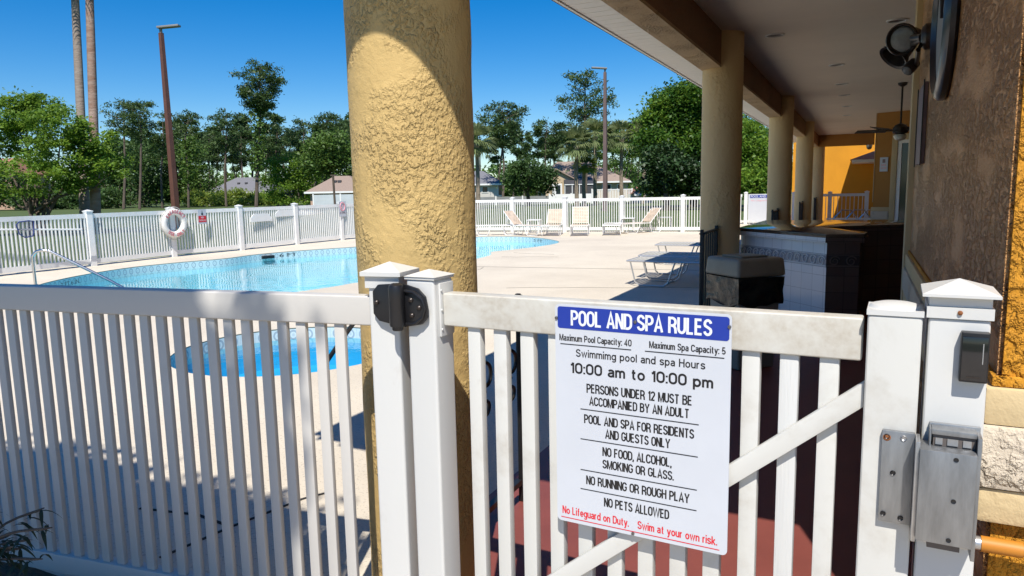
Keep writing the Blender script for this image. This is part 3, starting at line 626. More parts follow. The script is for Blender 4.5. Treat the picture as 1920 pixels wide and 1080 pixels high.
for body, a, b, z, cap, bo in (('Maximum Pool Capacity: 40', .4733, .6631, 1.0243, .0165, .155), ('Maximum Spa Capacity: 5', .7063, .8839, 1.0247, .0165, .155),
        ('Swimmimg pool and spa Hours', .518, .839, .986, .0195, .15), ('10:00 am to 10:00 pm', .5016, .8576, .943, .027, .185),
        ('PERSONS UNDER 12 MUST BE', .5459, .8105, .8965, .0232, .155), ('ACCOMPANIED BY AN ADULT', .5528, .8041, .865, .0225, .155),
        ('POOL AND SPA FOR RESIDENTS', .5389, .8159, .817, .0230, .155), ('AND GUESTS ONLY', .5949, .7597, .785, .0230, .155),
        ('NO FOOD, ALCOHOL,', .5877, .7634, .7388, .0230, .155), ('SMOKING OR GLASS.', .5876, .7690, .7066, .0225, .155),
        ('NO RUNNING OR ROUGH PLAY', .5436, .8075, .6566, .0232, .155), ('NO PETS ALLOWED', .5915, .7588, .6063, .0235, .155)):
    sign_text(mb, body, U(a), U(b), W(z), cap, -.0174, bo)
for a, b, z in ((.476, .662, 1.0158), (.696, .881, 1.016), (.5295, .826, .8526), (.529, .825, .7744), (.5285, .824, .693), (.528, .824, .642)):
    mb.box(U(a), U(b), -.0176, -.0172, W(z)-.0011, W(z)+.0011)
mb.build('rules_lettering', ink, sg, smooth=False)
mb = MB(); sign_text(mb, 'No Lifeguard on Duty.', U(.4767), U(.6573), W(.566), .0205, -.0174, .15); sign_text(mb, 'Swim at your own risk.', U(.6792), U(.8735), W(.566), .0205, -.0174, .15)
mb.box(U(.473), U(.8786), -.0176, -.0172, W(.5557)-.001, W(.5557)+.001); mb.build('warning_lettering', redink, sg, smooth=False)
for u, z in ((.466, 1.081), (.672, 1.085), (.891, 1.089), (.668, .551)): mb = MB(); mb.lathe([(.0042, 0), (.004, .002), (.002, .003)], 12, Matrix.Translation((U(u), -.0178, W(z))) @ RXm); mb.build('screw', screwm, sg)

# ------------------------------------------------------------------ clubhouse with its porch
cl = thing('clubhouse', 'long stucco clubhouse with tan porch columns, taupe side wall and orange front', 'building', (.3, 1.85, 0))
O = Vector((.3, 1.85, 0))
def part(mb, name, m, bevel=0, smooth=True, parent=None):
    for v in mb.b.verts: v.co -= O
    return mb.build(name, m, parent or cl, bevel, smooth)
CY = [2.061, 7.83, 13.77, 19.6, 25.4]
for k, y in enumerate(CY):
    mb = MB(); n = 96 if k == 0 else 48
    x = -1.372 if k == 0 else -1.356
    rows = [(.205, z) for z in np.linspace(0.0045, 2.949, 40 if k == 0 else 12)]
    mb.lathe(rows, n, Matrix.Translation((x, y, 0)))
    if k == 0:
        for v in mb.b.verts:
            d = Vector((v.co.x-x, v.co.y-y, 0))
            if d.length > .1: v.co += d.normalized()*.004*noise.noise(v.co*6)
    part(mb, 'column', tan_st if k == 0 else tan_far)
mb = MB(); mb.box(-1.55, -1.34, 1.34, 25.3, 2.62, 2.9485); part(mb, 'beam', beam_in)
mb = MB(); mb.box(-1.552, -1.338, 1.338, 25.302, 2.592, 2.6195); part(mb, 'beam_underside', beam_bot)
mb = MB(); mb.box(-1.337, .26, 25.1, 25.3, 2.592, 2.9485); part(mb, 'end_beam', farwall)
mb = MB(); mb.box(-1.7, 3.5, 1.355, 25.4, 2.949, 3.0); part(mb, 'ceiling', ceil_m)
# soffit: boards across, grooves between
mb = MB(); y = 1.355
while y < 25.3:
    mb.box(-2.06, -1.553, y, y+.142, 2.775, 2.785); mb.box(-2.06, -1.553, y+.142, y+.15, 2.781, 2.785); y += .15
part(mb, 'soffit', soffit_m, smooth=False)
mb = MB(); mb.box(-2.085, -2.061, 1.34, 25.4, 2.765, 2.93); part(mb, 'fascia', white_p)
mb = MB(); mb.box(-2.088, -2.0855, 1.34, 25.4, 2.762, 2.772); part(mb, 'drip_edge', bronze)
mb = MB(); mb.box(-1.9, 3.5, 1.31, 1.3545, 2.765, 3.0); part(mb, 'end_fascia', white_p)
mb = MB(); mb.prism([(-2.12, 2.931), (3.5, 4.2), (3.5, 4.14), (-2.06, 2.90)] if False else [(-2.12, 2.932), (-2.12, 2.962), (3.5, 4.3), (3.5, 4.26)], -25.45, -1.29, Matrix.Rotation(PI/2, 4, 'X')); part(mb, 'roof', shingle_t, smooth=False)
# taupe wall facing the porch, orange wall facing the gate
mb = MB(); mb.box(.285, .50, 1.864, 5.2, 0, 2.9485); part(mb, 'side_wall', taupe)
mb = MB(); mb.box(.2925, 3.5, 1.85, 1.99, 0, 2.9485) if False else mb.hexa([(.293, 1.85, 0), (3.5, 1.85, 0), (3.5, 1.863, 0), (.293, 1.863, 0), (.293, 1.85, 2.948), (3.5, 1.85, 2.948), (3.5, 1.863, 2.948), (.293, 1.863, 2.948)])
part(mb, 'front_wall', orange)
mb = MB(); mb.box(.5005, 3.5, 1.8635, 2.0, 0, 2.94); part(mb, 'wall_core', taupe)
def band(z0, z1, pr, m, nm, bv):
    mb = MB(); mb.prism([(.285-pr, 1.85-pr), (3.5, 1.85-pr), (3.5, 1.8495), (.2845, 1.8495), (.2845, 5.19), (.285-pr, 5.19)], z0, z1); part(mb, nm, m, bevel=bv)
band(.9505, .975, .012, orange, 'base_ledge', .006); band(.866, .950, .024, cream, 'base_course', .008); band(.722, .8655, .034, palest, 'base_course', .012); band(.640, .7215, .026, cream, 'base_course', .01)
mb = MB(); mb.box(.252, .51, 5.2, 5.34, .005, 2.9485); part(mb, 'corner_trim', trim_tan, .006)
mb = MB(); mb.box(2.3, 2.45, 2.01, 17.2, .005, 2.9485); mb.box(.51, 2.2995, 5.1, 5.199, .005, 2.9485); part(mb, 'recess_wall', taupe)
# far wall of the porch, angled, with base band, door
fw0, fw1 = Vector((.216, 18.2, 0)), Vector((2.4, 17.3, 0)); fd = (fw1-fw0).normalized(); fa = math.atan2(fd.y, fd.x)
def fwpart(mb, name, m, bevel=0):
    Mx = Matrix.Translation(fw0) @ Matrix.Rotation(fa, 4, 'Z')
    for v in mb.b.verts: v.co = Mx @ v.co
    return part(mb, name, m, bevel)
mb = MB(); mb.box(0, 2.4, 0, .15, .005, 2.9485); fwpart(mb, 'end_wall', farwall)
mb = MB(); mb.box(-.1, .0, .3, 7.0, .005, 2.94); mb.box(-.015, .0, -.01, .1, .98, 2.945); fwpart(mb, 'end_wall_return', trim_tan)
mb = MB(); mb.box(-.03, .36, -.035, -.0005, .78, .87); fwpart(mb, 'base_course', cream, .008)
mb = MB(); mb.box(-.03, .35, -.045, -.0005, .60, .779); fwpart(mb, 'base_course', palest, .008)
mb = MB(); mb.box(-.03, .36, -.035, -.0005, .52, .599); fwpart(mb, 'base_course', cream, .008)
mb = MB(); mb.box(.361, .48, -.05, -.0005, .005, 2.46); mb.box(.4805, 1.5, -.05, -.0005, 2.33, 2.46); fwpart(mb, 'door_trim', trim_tan, .006)
dr = MB(); dr.box(.4805, .56, -.03, -.0005, .005, 2.329); dr.box(.96, 1.0, -.03, -.0005, .005, 2.329); dr.box(.5605, .9595, -.03, -.0005, 2.26, 2.329); fwpart(dr, 'door_frame', white_p)
dr = MB(); dr.box(.5605, .9595, -.012, -.0006, .01, 2.2595); fwpart(dr, 'door_glass', dglass)
# recessed lights
for k, (x, y) in enumerate(((-.89, 8.13), (.23, 8.06), (-.38, 10.55), (-.37, 12.57), (-.37, 14.14), (-.36, 16.19), (-.4, 18.3))):
    mb = MB(); mb.lathe([(.075, 2.9485), (.098, 2.9485), (.096, 2.940), (.078, 2.938), (.075, 2.9485)], 28, Matrix.Translation((x, y, 0)), False); r_ = part(mb, 'ceiling_light', canlight)
    mb = MB(); mb.lathe([(.0745, 2.9480), (.001, 2.9478)], 24, Matrix.Translation((x, y, 0)), False); part(mb, 'reflector', candark, parent=r_)
# orange wing at the far end with a low eave
wg = thing('clubhouse_wing', 'sunlit orange stucco wing closing the far end of the porch', 'building', (0, 27.5, 0))
mb = MB(); mb.box(-2.28, 8, 0, 6, 0, 5.2); mb.build('wall', stucco('far_orange_stucco', (.66, .29, .02), (.60, .26, .018), 10, .004, .8, .5), wg)
mb = MB(); mb.hexa([(-2.7, -.4, 5.21), (8.4, -.4, 5.21), (8.4, 6.4, 5.21), (-2.7, 6.4, 5.21), (-.2, 2, 6.6), (6, 2, 6.6), (6, 4, 6.6), (-.2, 4, 6.6)]); mb.build('roof', shingle_t, wg)
mb = MB(); mb.box(-.36, 2.5, -1.7, -.003, 2.07, 2.17); mb.build('eave_fascia', white_p, wg)
mb = MB(); mb.hexa([(-.42, -1.76, 2.171), (2.6, -1.76, 2.171), (2.6, -.004, 2.171), (-.42, -.004, 2.171), (.9, -.9, 2.68), (2.6, -.9, 2.68), (2.6, -.005, 2.68), (.9, -.005, 2.68)]); mb.build('eave_roof', shingle_t, wg)

# iron railings beside the columns
def scroll(mb, cx, cz, r, s, y=0):
    pts = []
    for k in range(26):
        a = k/25*3.6*PI/2; rr_ = r*(1-.65*k/25); pts.append((0, cx+s*rr_*math.sin(a), cz+rr_*math.cos(a)))
    mb.tube(pts, .008, 6)
def railing(y0, y1, x, label, group='iron railings beside the porch columns', fancy=False):
    r = thing('iron_railing', label, 'railing', (x, y0, 0), 0, group); l = y1-y0
    zt = .955 if fancy else 1.0; wp = .010 if fancy else .016
    mb = MB(); mb.box(-wp, wp, l-wp*2, l, .005, zt); mb.build('post', iron, r, .003)
    mb = MB(); mb.box(-wp, wp, 0, wp*2, .005, zt); mb.build('post', iron, r, .003)
    mb = MB(); mb.box(-.022, .022, -.01, l+.01, .955, .97) if not fancy else mb.box(-.018, .018, .0, l, .93, .95); mb.build('hand_rail', iron, r, .003)
    mb = MB(); mb.box(-.014, .014, .0325, l-.0325, .09, .115); mb.build('bottom_rail', iron, r)
    if fancy:
        mb = MB(); yc = l-.14
        mb.tube([(0, yc, .115), (0, yc, .45)], .008, 6); mb.tube([(0, yc, .75), (0, yc, .93)], .008, 6)
        for s in (-1, 1): scroll(mb, yc+s*.045, .66, .06, s); scroll(mb, yc+s*.045, .54, .06, -s)
        yc = .14
        for s in (-1, 1): scroll(mb, yc+s*.045, .66, .06, s); scroll(mb, yc+s*.045, .54, .06, -s)
        mb.build('scrollwork', iron, r)
    else:
        n = max(2, int(l/.10))
        mb = MB()
        for i in range(1, n): mb.box(-.008, .008, i*l/n-.008, i*l/n+.008, .1155, .9545)
        mb.build('bar_panel', iron, r)
    return r
railing(2.275, 2.79, -1.335, 'wrought iron railing with scrollwork behind the gate by the nearest column', fancy=True)
for k, nm in ((1, 'second'), (2, 'third'), (3, 'fourth'), (4, 'fifth')):
    railing(CY[k]-.205-.74-.05*k, CY[k]-.215, -1.35, 'black iron railing stub standing against the %s porch column from the gate' % nm)
railing(14.0, 15.0, -1.36, 'black iron railing stub just behind the third porch column')

# ------------------------------------------------------------------ things on the near wall
ck = thing('wall_clock', 'big round dark-rimmed clock seen edge-on on the taupe wall', 'clock', (.2845, 3.38, 2.04))
My = Matrix.Rotation(-PI/2, 4, 'Y')   # lathe axis z -> -x
mb = MB(); mb.lathe([(.305, 0.0), (.318, .012), (.318, .030), (.305, .044), (.287, .050), (.278, .044), (.272, .034), (.268, .032), (.268, .028), (.305, .0)], 64, My, False); mb.build('rim', clockrim, ck)
mb = MB(); mb.lathe([(.2675, .022), (.2675, .029), (.001, .029)], 64, My, False); mb.build('face', clockface, ck)
mb = MB(); mb.bar((-.033, 0, 0), (-.033, .08, .13), .004, .012, (1, 0, 0)); mb.bar((-.036, 0, 0), (-.036, -.12, .16), .004, .008, (1, 0, 0)); mb.build('clock_hand', ink, ck)
fl = thing('flood_light', 'dark bronze flood light with round lens and motion sensor on the wall beside the clock', 'lamp', (.2845, 4.35, 2.14))
P_ = at(1693, 74, 3.95); hd = P_-Vector((.2845, 4.35, 2.14))
dirv = Vector((-.42, -.86, -.22)).normalized(); Mh = Matrix.Translation(hd) @ dirv.to_track_quat('Z', 'Y').to_matrix().to_4x4()
mb = MB(); mb.lathe([(.02, -.16), (.045, -.15), (.055, -.11), (.062, -.04), (.082, -.005), (.088, .012), (.080, .02), (.070, .006), (.0695, .002), (.062, -.03)], 40, Mh, False); mb.build('shade', bronze, fl)
mb = MB(); mb.lathe([(.069, -.002), (.062, .007), (.04, .013), (.0005, .016)], 40, Mh, False); mb.build('lens', lens_m, fl)
up2 = Vector((-.25, -.55, .15))
Mh2 = Matrix.Translation(hd+Vector((-.035, .10, -.075))) @ Vector((-.6, -.35, -.75)).normalized().to_track_quat('Z', 'Y').to_matrix().to_4x4()
mb = MB(); mb.lathe([(.02, -.16), (.045, -.15), (.055, -.11), (.062, -.04), (.082, -.005), (.086, .012), (.070, .006), (.062, -.03)], 40, Mh2, False); mb.build('shade', bronze, fl)
mb = MB(); mb.lathe([(.065, 0), (.065, .03), (.05, .045), (.03, .05)], 28, My); mb.build('wall_plate', bronze, fl)
mb = MB(); mb.tube([(-.045, 0, .0), tuple(Vector((-.06, -.0, .0)).lerp(hd, .35)), tuple(hd-dirv*.13)], .017, 10); mb.tube([(-.045, 0, -.01), tuple(hd+Vector((.03, .14, -.02)))], .015, 10); mb.build('knuckle', bronze, fl)
sn = at(1707, 126, 3.95)-Vector((.2845, 4.35, 2.14))
mb = MB(); mb.tube([(-.045, 0, -.03), (-.06, -.05, -.07), tuple(sn+Vector((.03, .03, .01)))], .012, 8); mb.build('sensor_arm', bronze, fl)
mb = MB(); mb.lathe([(.012, -.045), (.03, -.04), (.033, .0), (.031, .03)], 18, Matrix.Translation(sn) @ Vector((-.5, -.5, -.6)).normalized().to_track_quat('Z', 'Y').to_matrix().to_4x4()); r_ = mb.build('motion_sensor', bronze, fl)
mb = MB(); mb.lathe([(.026, .031), (.02, .04), (.001, .044)], 18, Matrix.Translation(sn) @ Vector((-.5, -.5, -.6)).normalized().to_track_quat('Z', 'Y').to_matrix().to_4x4(), False); mb.build('sensor_lens', lens_m, r_)
pq = thing('wall_plaque', 'thin dull plaque seen edge-on on the taupe wall under the flood light', 'sign', (.2845, 4.6, 1.5))
mb = MB(); mb.box(-.018, -.0005, -.22, .22, 0, .42); mb.build('panel', plaque_m, pq, .003)
for y in (-.24, .22): mb = MB(); mb.box(-.024, -.0185, y, y+.02, -.01, .43); mb.build('frame', bronze, pq)
cp = thing('conduit', 'orange painted pipe running along the foot of the orange wall by the post', 'pipe', (.30, 1.80, .600))
mb = MB(); mb.tube([(-.03, 0, 0), (3, 0, 0)], .014, 16); mb.build('pipe', orangepipe, cp)
mb = MB(); mb.tube([(-.032, 0, 0), (.045, 0, 0)], .0175, 16); mb.build('coupling', orangepipe, cp)
mb = MB(); mb.tube([(-.046, 0, 0), (-.0325, 0, 0)], .0155, 16); mb.build('fitting', galv2, cp)
# ceiling fan
fn = thing('ceiling_fan', 'dark ceiling fan with white bowl light hanging from the porch ceiling', 'fan', (.49, 13.0, 2.948))
mb = MB(); mb.lathe([(.07, 0), (.065, -.03), (.02, -.06)], 20); mb.build('canopy', bronze, fn)
mb = MB(); mb.tube([(0, 0, -.06), (0, 0, -.62)], .014, 8); mb.build('down_rod', bronze, fn)
mb = MB(); mb.lathe([(.02, -.62), (.08, -.65), (.11, -.69), (.11, -.76), (.06, -.79)], 24); mb.build('motor', bronze, fn)
mb = MB(); mb.lathe([(.075, -.791), (.095, -.82), (.07, -.87), (.005, -.89)], 24); mb.build('bowl_light', opal, fn)
for k in range(5):
    a = math.radians(72*k+163); c, s = math.cos(a), math.sin(a)
    mb = MB(); mb.bar((c*.1, s*.1, -.73), (c*.2, s*.2, -.73), .03, .008); mb.build('blade_iron', bronze, fn)
    mb = MB(); mb.bar((c*.2, s*.2, -.725), (c*.66, s*.66, -.71), .15, .010, (-s*.35, c*.35, 1)); mb.build('blade', wood_dark, fn)
# poster on the far wall
ps = thing('wall_notice', 'small white notice on the brown end wall of the porch left of the door', 'sign', tuple(fw0+fd*.20+Vector((-fd.y*-.012, -.012, 1.66))), fa)
mb = MB(); mb.box(-.085, .085, -.012, 0, 0, .31); mb.build('panel', signwhite, ps)
mb = MB(); mb.box(-.03, .03, -.0145, -.0125, .19, .27); mb.build('pictogram', plaque_m, ps)
mb = MB(); put_text(mb, 'NO', -.05, .05, .12, .04, -.0126, .02); put_text(mb, 'GLASS', -.06, .06, .06, .035, -.0126, .02); mb.build('lettering', fadedred, ps, smooth=False)
sc_ = thing('security_light', 'small grey dome light under the end beam of the porch', 'lamp', (.12, 25.2, 2.591))
mb = MB(); mb.lathe([(.09, 0), (.085, -.06)], 20); mb.build('base', galv2, sc_)
mb = MB(); mb.lathe([(.08, -.061), (.07, -.11), (.03, -.14), (.001, -.145)], 20); mb.build('dome', lens_m, sc_)

# ------------------------------------------------------------------ bar counter
bc = thing('bar_counter', 'white tiled bar counter with dark granite top and wave border under the porch', 'counter', (-.28, 7.0, 0))
A_, B_, C_ = (-1.20, 8.0), (-.284, 6.985), (.03, 7.04)
top = [A_, B_, C_, (.06, 7.38), (-.383, 8.25), (.50, 8.82), (.95, 8.9), (.95, 9.92), (-1.12, 9.78)]
OB = Vector((-.28, 7.0, 0))
def inset(poly, d):
    n = len(poly); o = []
    for i in range(n):
        p0, p1, p2 = Vector(poly[i-1]), Vector(poly[i]), Vector(poly[(i+1) % n])
        e1, e2 = (p1-p0).normalized(), (p2-p1).normalized(); n1, n2 = Vector((-e1.y, e1.x)), Vector((-e2.y, e2.x))
        m_ = (n1+n2).normalized(); o.append(tuple(p1+m_*d/max(.3, m_.dot(n1))))
    return o
loc = lambda P: [(x-OB.x, y-OB.y) for x, y in P]
mb = MB(); mb.prism(loc(inset(top, .004)), .925, .957); mb.build('granite_top', granite, bc, .003)
body = loc(inset(top, .035)); edge = loc(top)
def tiled(name, poly, z0, z1, uo=0, sides=(0,), m='white_tile', caps=False):
    mb = MB(); n = len(poly); u = 0
    for i in sides:
        a, b = poly[i], poly[(i+1) % n]; l = math.dist(a, b)
        mb.f([(a[0], a[1], z0), (b[0], b[1], z0), (b[0], b[1], z1), (a[0], a[1], z1)], [(u, z0+uo), (u+l, z0+uo), (u+l, z1+uo), (u, z1+uo)]); u += l
    if caps: a = [mb.v((x, y, z0)) for x, y in poly]; mb.b.faces.new(a[::-1]); a = [mb.v((x, y, z1)) for x, y in poly]; mb.b.faces.new(a)
    return mb.build(name, m, bc, smooth=False)
NB = len(body)
tiled('tiled_front', body, .005, .8795, .03, (NB-1, 0)); tiled('tiled_edge', edge, .88, .9245, .02, (NB-1, 0)); tiled('body', body, .005, .8795, .03, range(1, NB-1), 'shade_tinted_tile', True); tiled('shade_tinted_edge', edge, .88, .9245, .02, range(1, NB-1), 'shade_tinted_tile', True)  # shade on end and inner faces is painted: darkened copy of the white tile
bordm = mat('border_tile', (.30, .32, .37), .25, var=.15, vscale=8); wavem = mat('wave_relief', (.60, .62, .66), .25)
for (a, b), bm_, wm_ in (((body[0], body[1]), bordm, wavem), ((body[1], body[2]), mat('shade_tinted_border', (.06, .04, .035), .25), mat('shade_tinted_relief', (.13, .09, .075), .25))):  # end face border is the same tile with shade put into its colour
    mb = MB(); wv = MB()
    a, b = Vector((*a, 0)), Vector((*b, 0)); d = (b-a).normalized(); nr = Vector((d.y, -d.x, 0)); l = (b-a).length
    Z = Vector((0, 0, 1)); p0, p1 = a+nr*.004, b+nr*.004
    mb.hexa([a+Z*.655, b+Z*.655, p1+Z*.655, p0+Z*.655, a+Z*.775, b+Z*.775, p1+Z*.775, p0+Z*.775])
    n = max(1, round(l/.115))
    for k in range(n):
        c = a+d*((k+.5)*l/n)+nr*.0055+Z*.712; pts = []
        for i in range(30):
            t = i/29; an = -.5*PI+t*3.9*PI*.75; rr_ = .047*(1-.72*t); pts.append(c+d*(-rr_*math.sin(an+.4))+Z*rr_*math.cos(an+.4))
        wv.tube(pts, [.0075*(1-.45*i/29) for i in range(30)], 6)
        wv.bar(c-d*l/n*.5-Z*.044, c+d*l/n*.5-Z*.044, .004, .014); wv.bar(c-d*l/n*.5+Z*.056, c+d*l/n*.5+Z*.056, .004, .006)
    mb.build('border_band', bm_, bc, smooth=False); wv.build('wave_motif', wm_, bc)
# trash bin
tb = thing('trash_bin', 'grey-green square trash bin with lid and black bag overhang by the counter', 'bin', (-.80, 5.74, .005), PI/4)
def sq(r, z): return [(-r, -r, z), (r, -r, z), (r, r, z), (-r, r, z)]
mb = MB(); mb.hexa(sq(.165, 0)+sq(.19, .60)); mb.build('body', binbody, tb, .02, seg=3)
mb = MB(); mb.hexa(sq(.203, .50)+sq(.208, .71)); 
bmesh.ops.subdivide_edges(mb.b, edges=mb.b.edges[:], cuts=10, use_grid_fill=True)
for v in mb.b.verts:
    nn = noise.noise(v.co*14)*.012; d = Vector((v.co.x, v.co.y, 0)); v.co += d*nn*4
    if v.co.z < .55: v.co.z += noise.noise(v.co*9)*.05
mb.build('bag', bagm, tb)
mb = MB(); mb.hexa(sq(.218, .715)+sq(.205, .855)); mb.build('lid', binlid, tb, .03, seg=4)
mb = MB(); mb.box(-.12, .12, -.12, .12, .8555, .868); mb.build('lid_flap', binlid, tb, .005)

# ------------------------------------------------------------------ loungers and side tables
def lounger(name, label, metal, strap, loc, rz, back=0, group=None):
    """head at local x=0, foot at x=1.9; back = raised angle in degrees"""
    r = thing(name, label, 'lounge chair', loc, rz, group); H_, W_ = .36, .31; hinge = .72
    a = math.radians(back); bx = lambda t: (hinge-(hinge-t)*math.cos(a), H_+(hinge-t)*math.sin(a))
    mb = MB()
    for s in (-1, 1):
        mb.tube([(hinge if back else 0, s*W_, H_), (1.9, s*W_, H_)], .014, 8)
    mb.tube([(1.9, -W_, H_), (1.9, W_, H_)], .014, 8); mb.build('seat_frame', metal, r)
    mb = MB(); p0, p1 = bx(0), bx(hinge)
    mb.tube([(p1[0], -W_+.03, p1[1]), (p0[0], -W_+.03, p0[1]), (p0[0], W_-.03, p0[1]), (p1[0], W_-.03, p1[1])], .013, 8); mb.build('back_frame', metal, r)
    mb = MB()
    for k in range(19):
        x = hinge+.06+k*.06; mb.box(x-.022, x+.022, -W_+.005, W_-.005, H_-.002, H_+.008)
    mb.build('seat_straps', strap, r)
    mb = MB()
    for k in range(11):
        x, z = bx(.04+k*.06); dx, dz = math.cos(a)*.022, -math.sin(a)*.022; zz = Vector((math.sin(a), 0, math.cos(a)))*.005
        P, Q = Vector((x-dx, 0, z-dz)), Vector((x+dx, 0, z+dz)); Y = Vector((0, W_-.03, 0))
        mb.hexa([P-Y-zz, Q-Y-zz, Q+Y-zz, P+Y-zz, P-Y+zz, Q-Y+zz, Q+Y+zz, P+Y+zz])
    mb.build('back_straps', strap, r)
    for xa, xb in ((.28, .62), (1.3, 1.72)):
        mb = MB()
        for s in (-1, 1): mb.tube([(xa-.1, s*W_, H_-.01), (xa, s*W_*.98, .06), (xa+.06, s*W_*.98, .014), (xb, s*W_*.98, .014), (xb+.06, s*W_*.98, .06), (xb+.13, s*W_, H_-.01)], .012, 8)
        mb.tube([(xa+.1, -W_, .014), (xa+.1, W_, .014)], .010, 6); mb.build('leg_loop', metal, r)
    if back:
        q = bx(.25)
        for s in (-1, 1): mb = MB(); mb.tube([(q[0], s*(W_-.03), q[1]), (.35, s*(W_-.03), H_-.02)], .009, 6); mb.build('back_prop', metal, r)
    return r
g_ = 'metal loungers stored beside the second porch column'
steel = mat('pale_tube', (.55, .55, .54), .3, metal=.6)
lounger('metal_lounger', 'nearest grey strap lounger lying flat left of the second porch column', steel, straps_w, (-1.12, 10.22, 0), math.radians(178), 0, g_)
lounger('metal_lounger', 'middle grey strap lounger lying flat behind the nearest one', steel, straps_w, (-1.2, 11.15, 0), math.radians(181), 0, g_)
lounger('metal_lounger', 'farthest grey strap lounger by the second porch column, set apart towards the fence', steel, straps_w, (-1.5, 13.3, 0), math.radians(183), 0, g_)
g_ = 'lounge chairs along the far fence'
for lab, px_, d_, rz, bk in (('white framed lounger lying flat, half hidden by the near column', 882, 22.9, 25, 0), ('tan lounger with raised back turned sideways to the pool', 944, 23.0, -12, 55),
        ('pale lounger with raised back facing the pool, beside a white side table', 1044, 23.3, -75, 58), ('tan lounger standing upright beside the fence post', 1090, 23.0, -72, 72),
        ('empty white lounger lying flat with its foot towards the pool', 1150, 23.0, -74, 0), ('tan lounger with rounded raised back between two white side tables', 1240, 23.0, 232, 55), ('lounger peeking out left of the second porch column', 1312, 22.6, 20, 0)):
    p_ = at(px_, 428, d_)
    q_ = lounger('sun_lounger', lab, frame_w, straps_t if bk else straps_w, (p_.x, p_.y, 0), math.radians(rz), bk*.86, g_); q_.scale = (.86, .86, .86)
for lab, px_, d_ in (('low white side table left of the pale lounger', 1002, 23.4), ('low white side table left of the round-backed tan lounger', 1178, 23.3), ('low white side table right of the round-backed tan lounger', 1247, 23.3)):
    p_ = at(px_, 428, d_); t_ = thing('side_table', lab, 'table', (p_.x, p_.y, 0), .2, 'small side tables by the fence')
    mb = MB()
    for k in range(5): mb.box(-.22, .22, -.21+k*.088, -.14+k*.088, .43, .45)
    mb.build('top', frame_w, t_)
    for sx in (-1, 1):
        for sy in (-1, 1):
            mb = MB(); mb.tube([(sx*.19, sy*.19, 0), (sx*.17, sy*.17, .43)], .016, 8); mb.build('leg', frame_w, t_)
# metal patio frames near the end of the porch
pf = thing('patio_bench', 'low chromed tube bench frame in front of the railing at the porch end', 'bench', (-.15, 18.9, .005))
mb = MB()
for x in (-.28, .0, .28): mb.tube([(x-.30, 0, 0), (x-.16, 0, .60), (x+.0, 0, .78), (x+.2, 0, .78), (x+.32, 0, .60), (x+.36, 0, 0)], .016, 8)
mb.build('tube_frame', chrome, pf)
mb = MB(); mb.box(-.62, .62, -.05, .35, .55, .58); mb.build('seat', frame_w, pf)

# ------------------------------------------------------------------ pool-side fittings
hr = thing('pool_handrail', 'stainless steel grab rail arching into the left end of the pool', 'handrail', (-12.3, 7.1, 0))
P3 = [(-.0, 0, 0), (.0, .0, .44), (.015, .01, .50), (.06, .035, .555), (.13, .08, .58), (.20, .13, .565), (.30, .2, .51), (1.10, .75, -.08), (1.16, .79, -.25), (1.16, .79, -.9)]
def sm(P, k=5):
    o = []; P = [Vector(p) for p in P]; n = len(P)
    for i in range(n-1):
        a, b, c, d = P[max(i-1, 0)], P[i], P[i+1], P[min(i+2, n-1)]
        for j in range(k):
            t = j/k; o.append(.5*((2*b)+(c-a)*t+(2*a-5*b+4*c-d)*t*t+(3*b-a-3*c+d)*t**3))
    o.append(P[-1]); return o
mb = MB(); mb.tube(sm(P3), .024, 14); mb.build('tube', chrome, hr)
mb = MB(); mb.lathe([(.05, .002), (.045, .012), (.028, .018)], 20); mb.build('escutcheon', chrome, hr)
sr = thing('spa_handrail', 'dark curved grab rail at the right rim of the spa', 'handrail', (-3.50, 4.72, 0))
mb = MB(); mb.tube(sm([(0, 0, 0), (-.01, 0, .45), (-.06, 0, .52), (-.14, .0, .50), (-.52, -.08, .02), (-.58, -.1, -.12), (-.58, -.1, -.5)]), .02, 12); mb.build('tube', iron, sr)
mb = MB(); mb.lathe([(.045, .002), (.04, .012), (.024, .018)], 20); mb.build('escutcheon', chrome, sr)
# life ring on the far fence
lr = thing('life_ring', 'white life ring with red lettering hanging on the long pool fence', 'life ring', (-14.60, 11.70, .80))
mb = MB(); mb.tube([(0, .27*math.cos(2*PI*k/40), .27*math.sin(2*PI*k/40)) for k in range(40)], .075, 14, closed=True); mb.build('ring', ringm, lr)
mb = MB()
def arc_text(body, a0, a1, flip=False):
    n = len(body)
    for i, ch in enumerate(body):
        if ch == ' ': continue
        a = math.radians(a0+(a1-a0)*(i+.5)/n); t = MB(); sign_text(t, ch, -.026, .026 if ch != 'I' else -.016, -.042, .084, 0, .2)
        rot = (-(a-PI/2) if not flip else -(a+PI/2))
        for f in t.b.faces:
            vs = []
            for v in f.verts:
                x, z = v.co.x, v.co.z; X = x*math.cos(rot)+z*math.sin(rot); Zc = -x*math.sin(rot)+z*math.cos(rot)
                vs.append(mb.v((.077, math.cos(a)*-.272*-1+X, math.sin(a)*.272+Zc)))
            try: mb.b.faces.new(vs)
            except ValueError: pass
        t.b.free()
arc_text('EMERGENCY', 150, 25); arc_text('USE ONLY', 222, 322, True)
mb.build('lettering', mat('ring_red', (.66, .16, .18), .5), lr, smooth=False)
mb = MB()
for k in range(4):
    a0 = math.radians(90*k+45); pts = [(.02, .345*math.cos(a0+t)*(1+.12*math.sin(PI*i/8)), .345*math.sin(a0+t)*(1+.12*math.sin(PI*i/8))) for i, t in enumerate(np.linspace(0, PI/2, 9))]
    mb.tube(pts, .008, 6)
mb.build('rope', straps_w, lr)
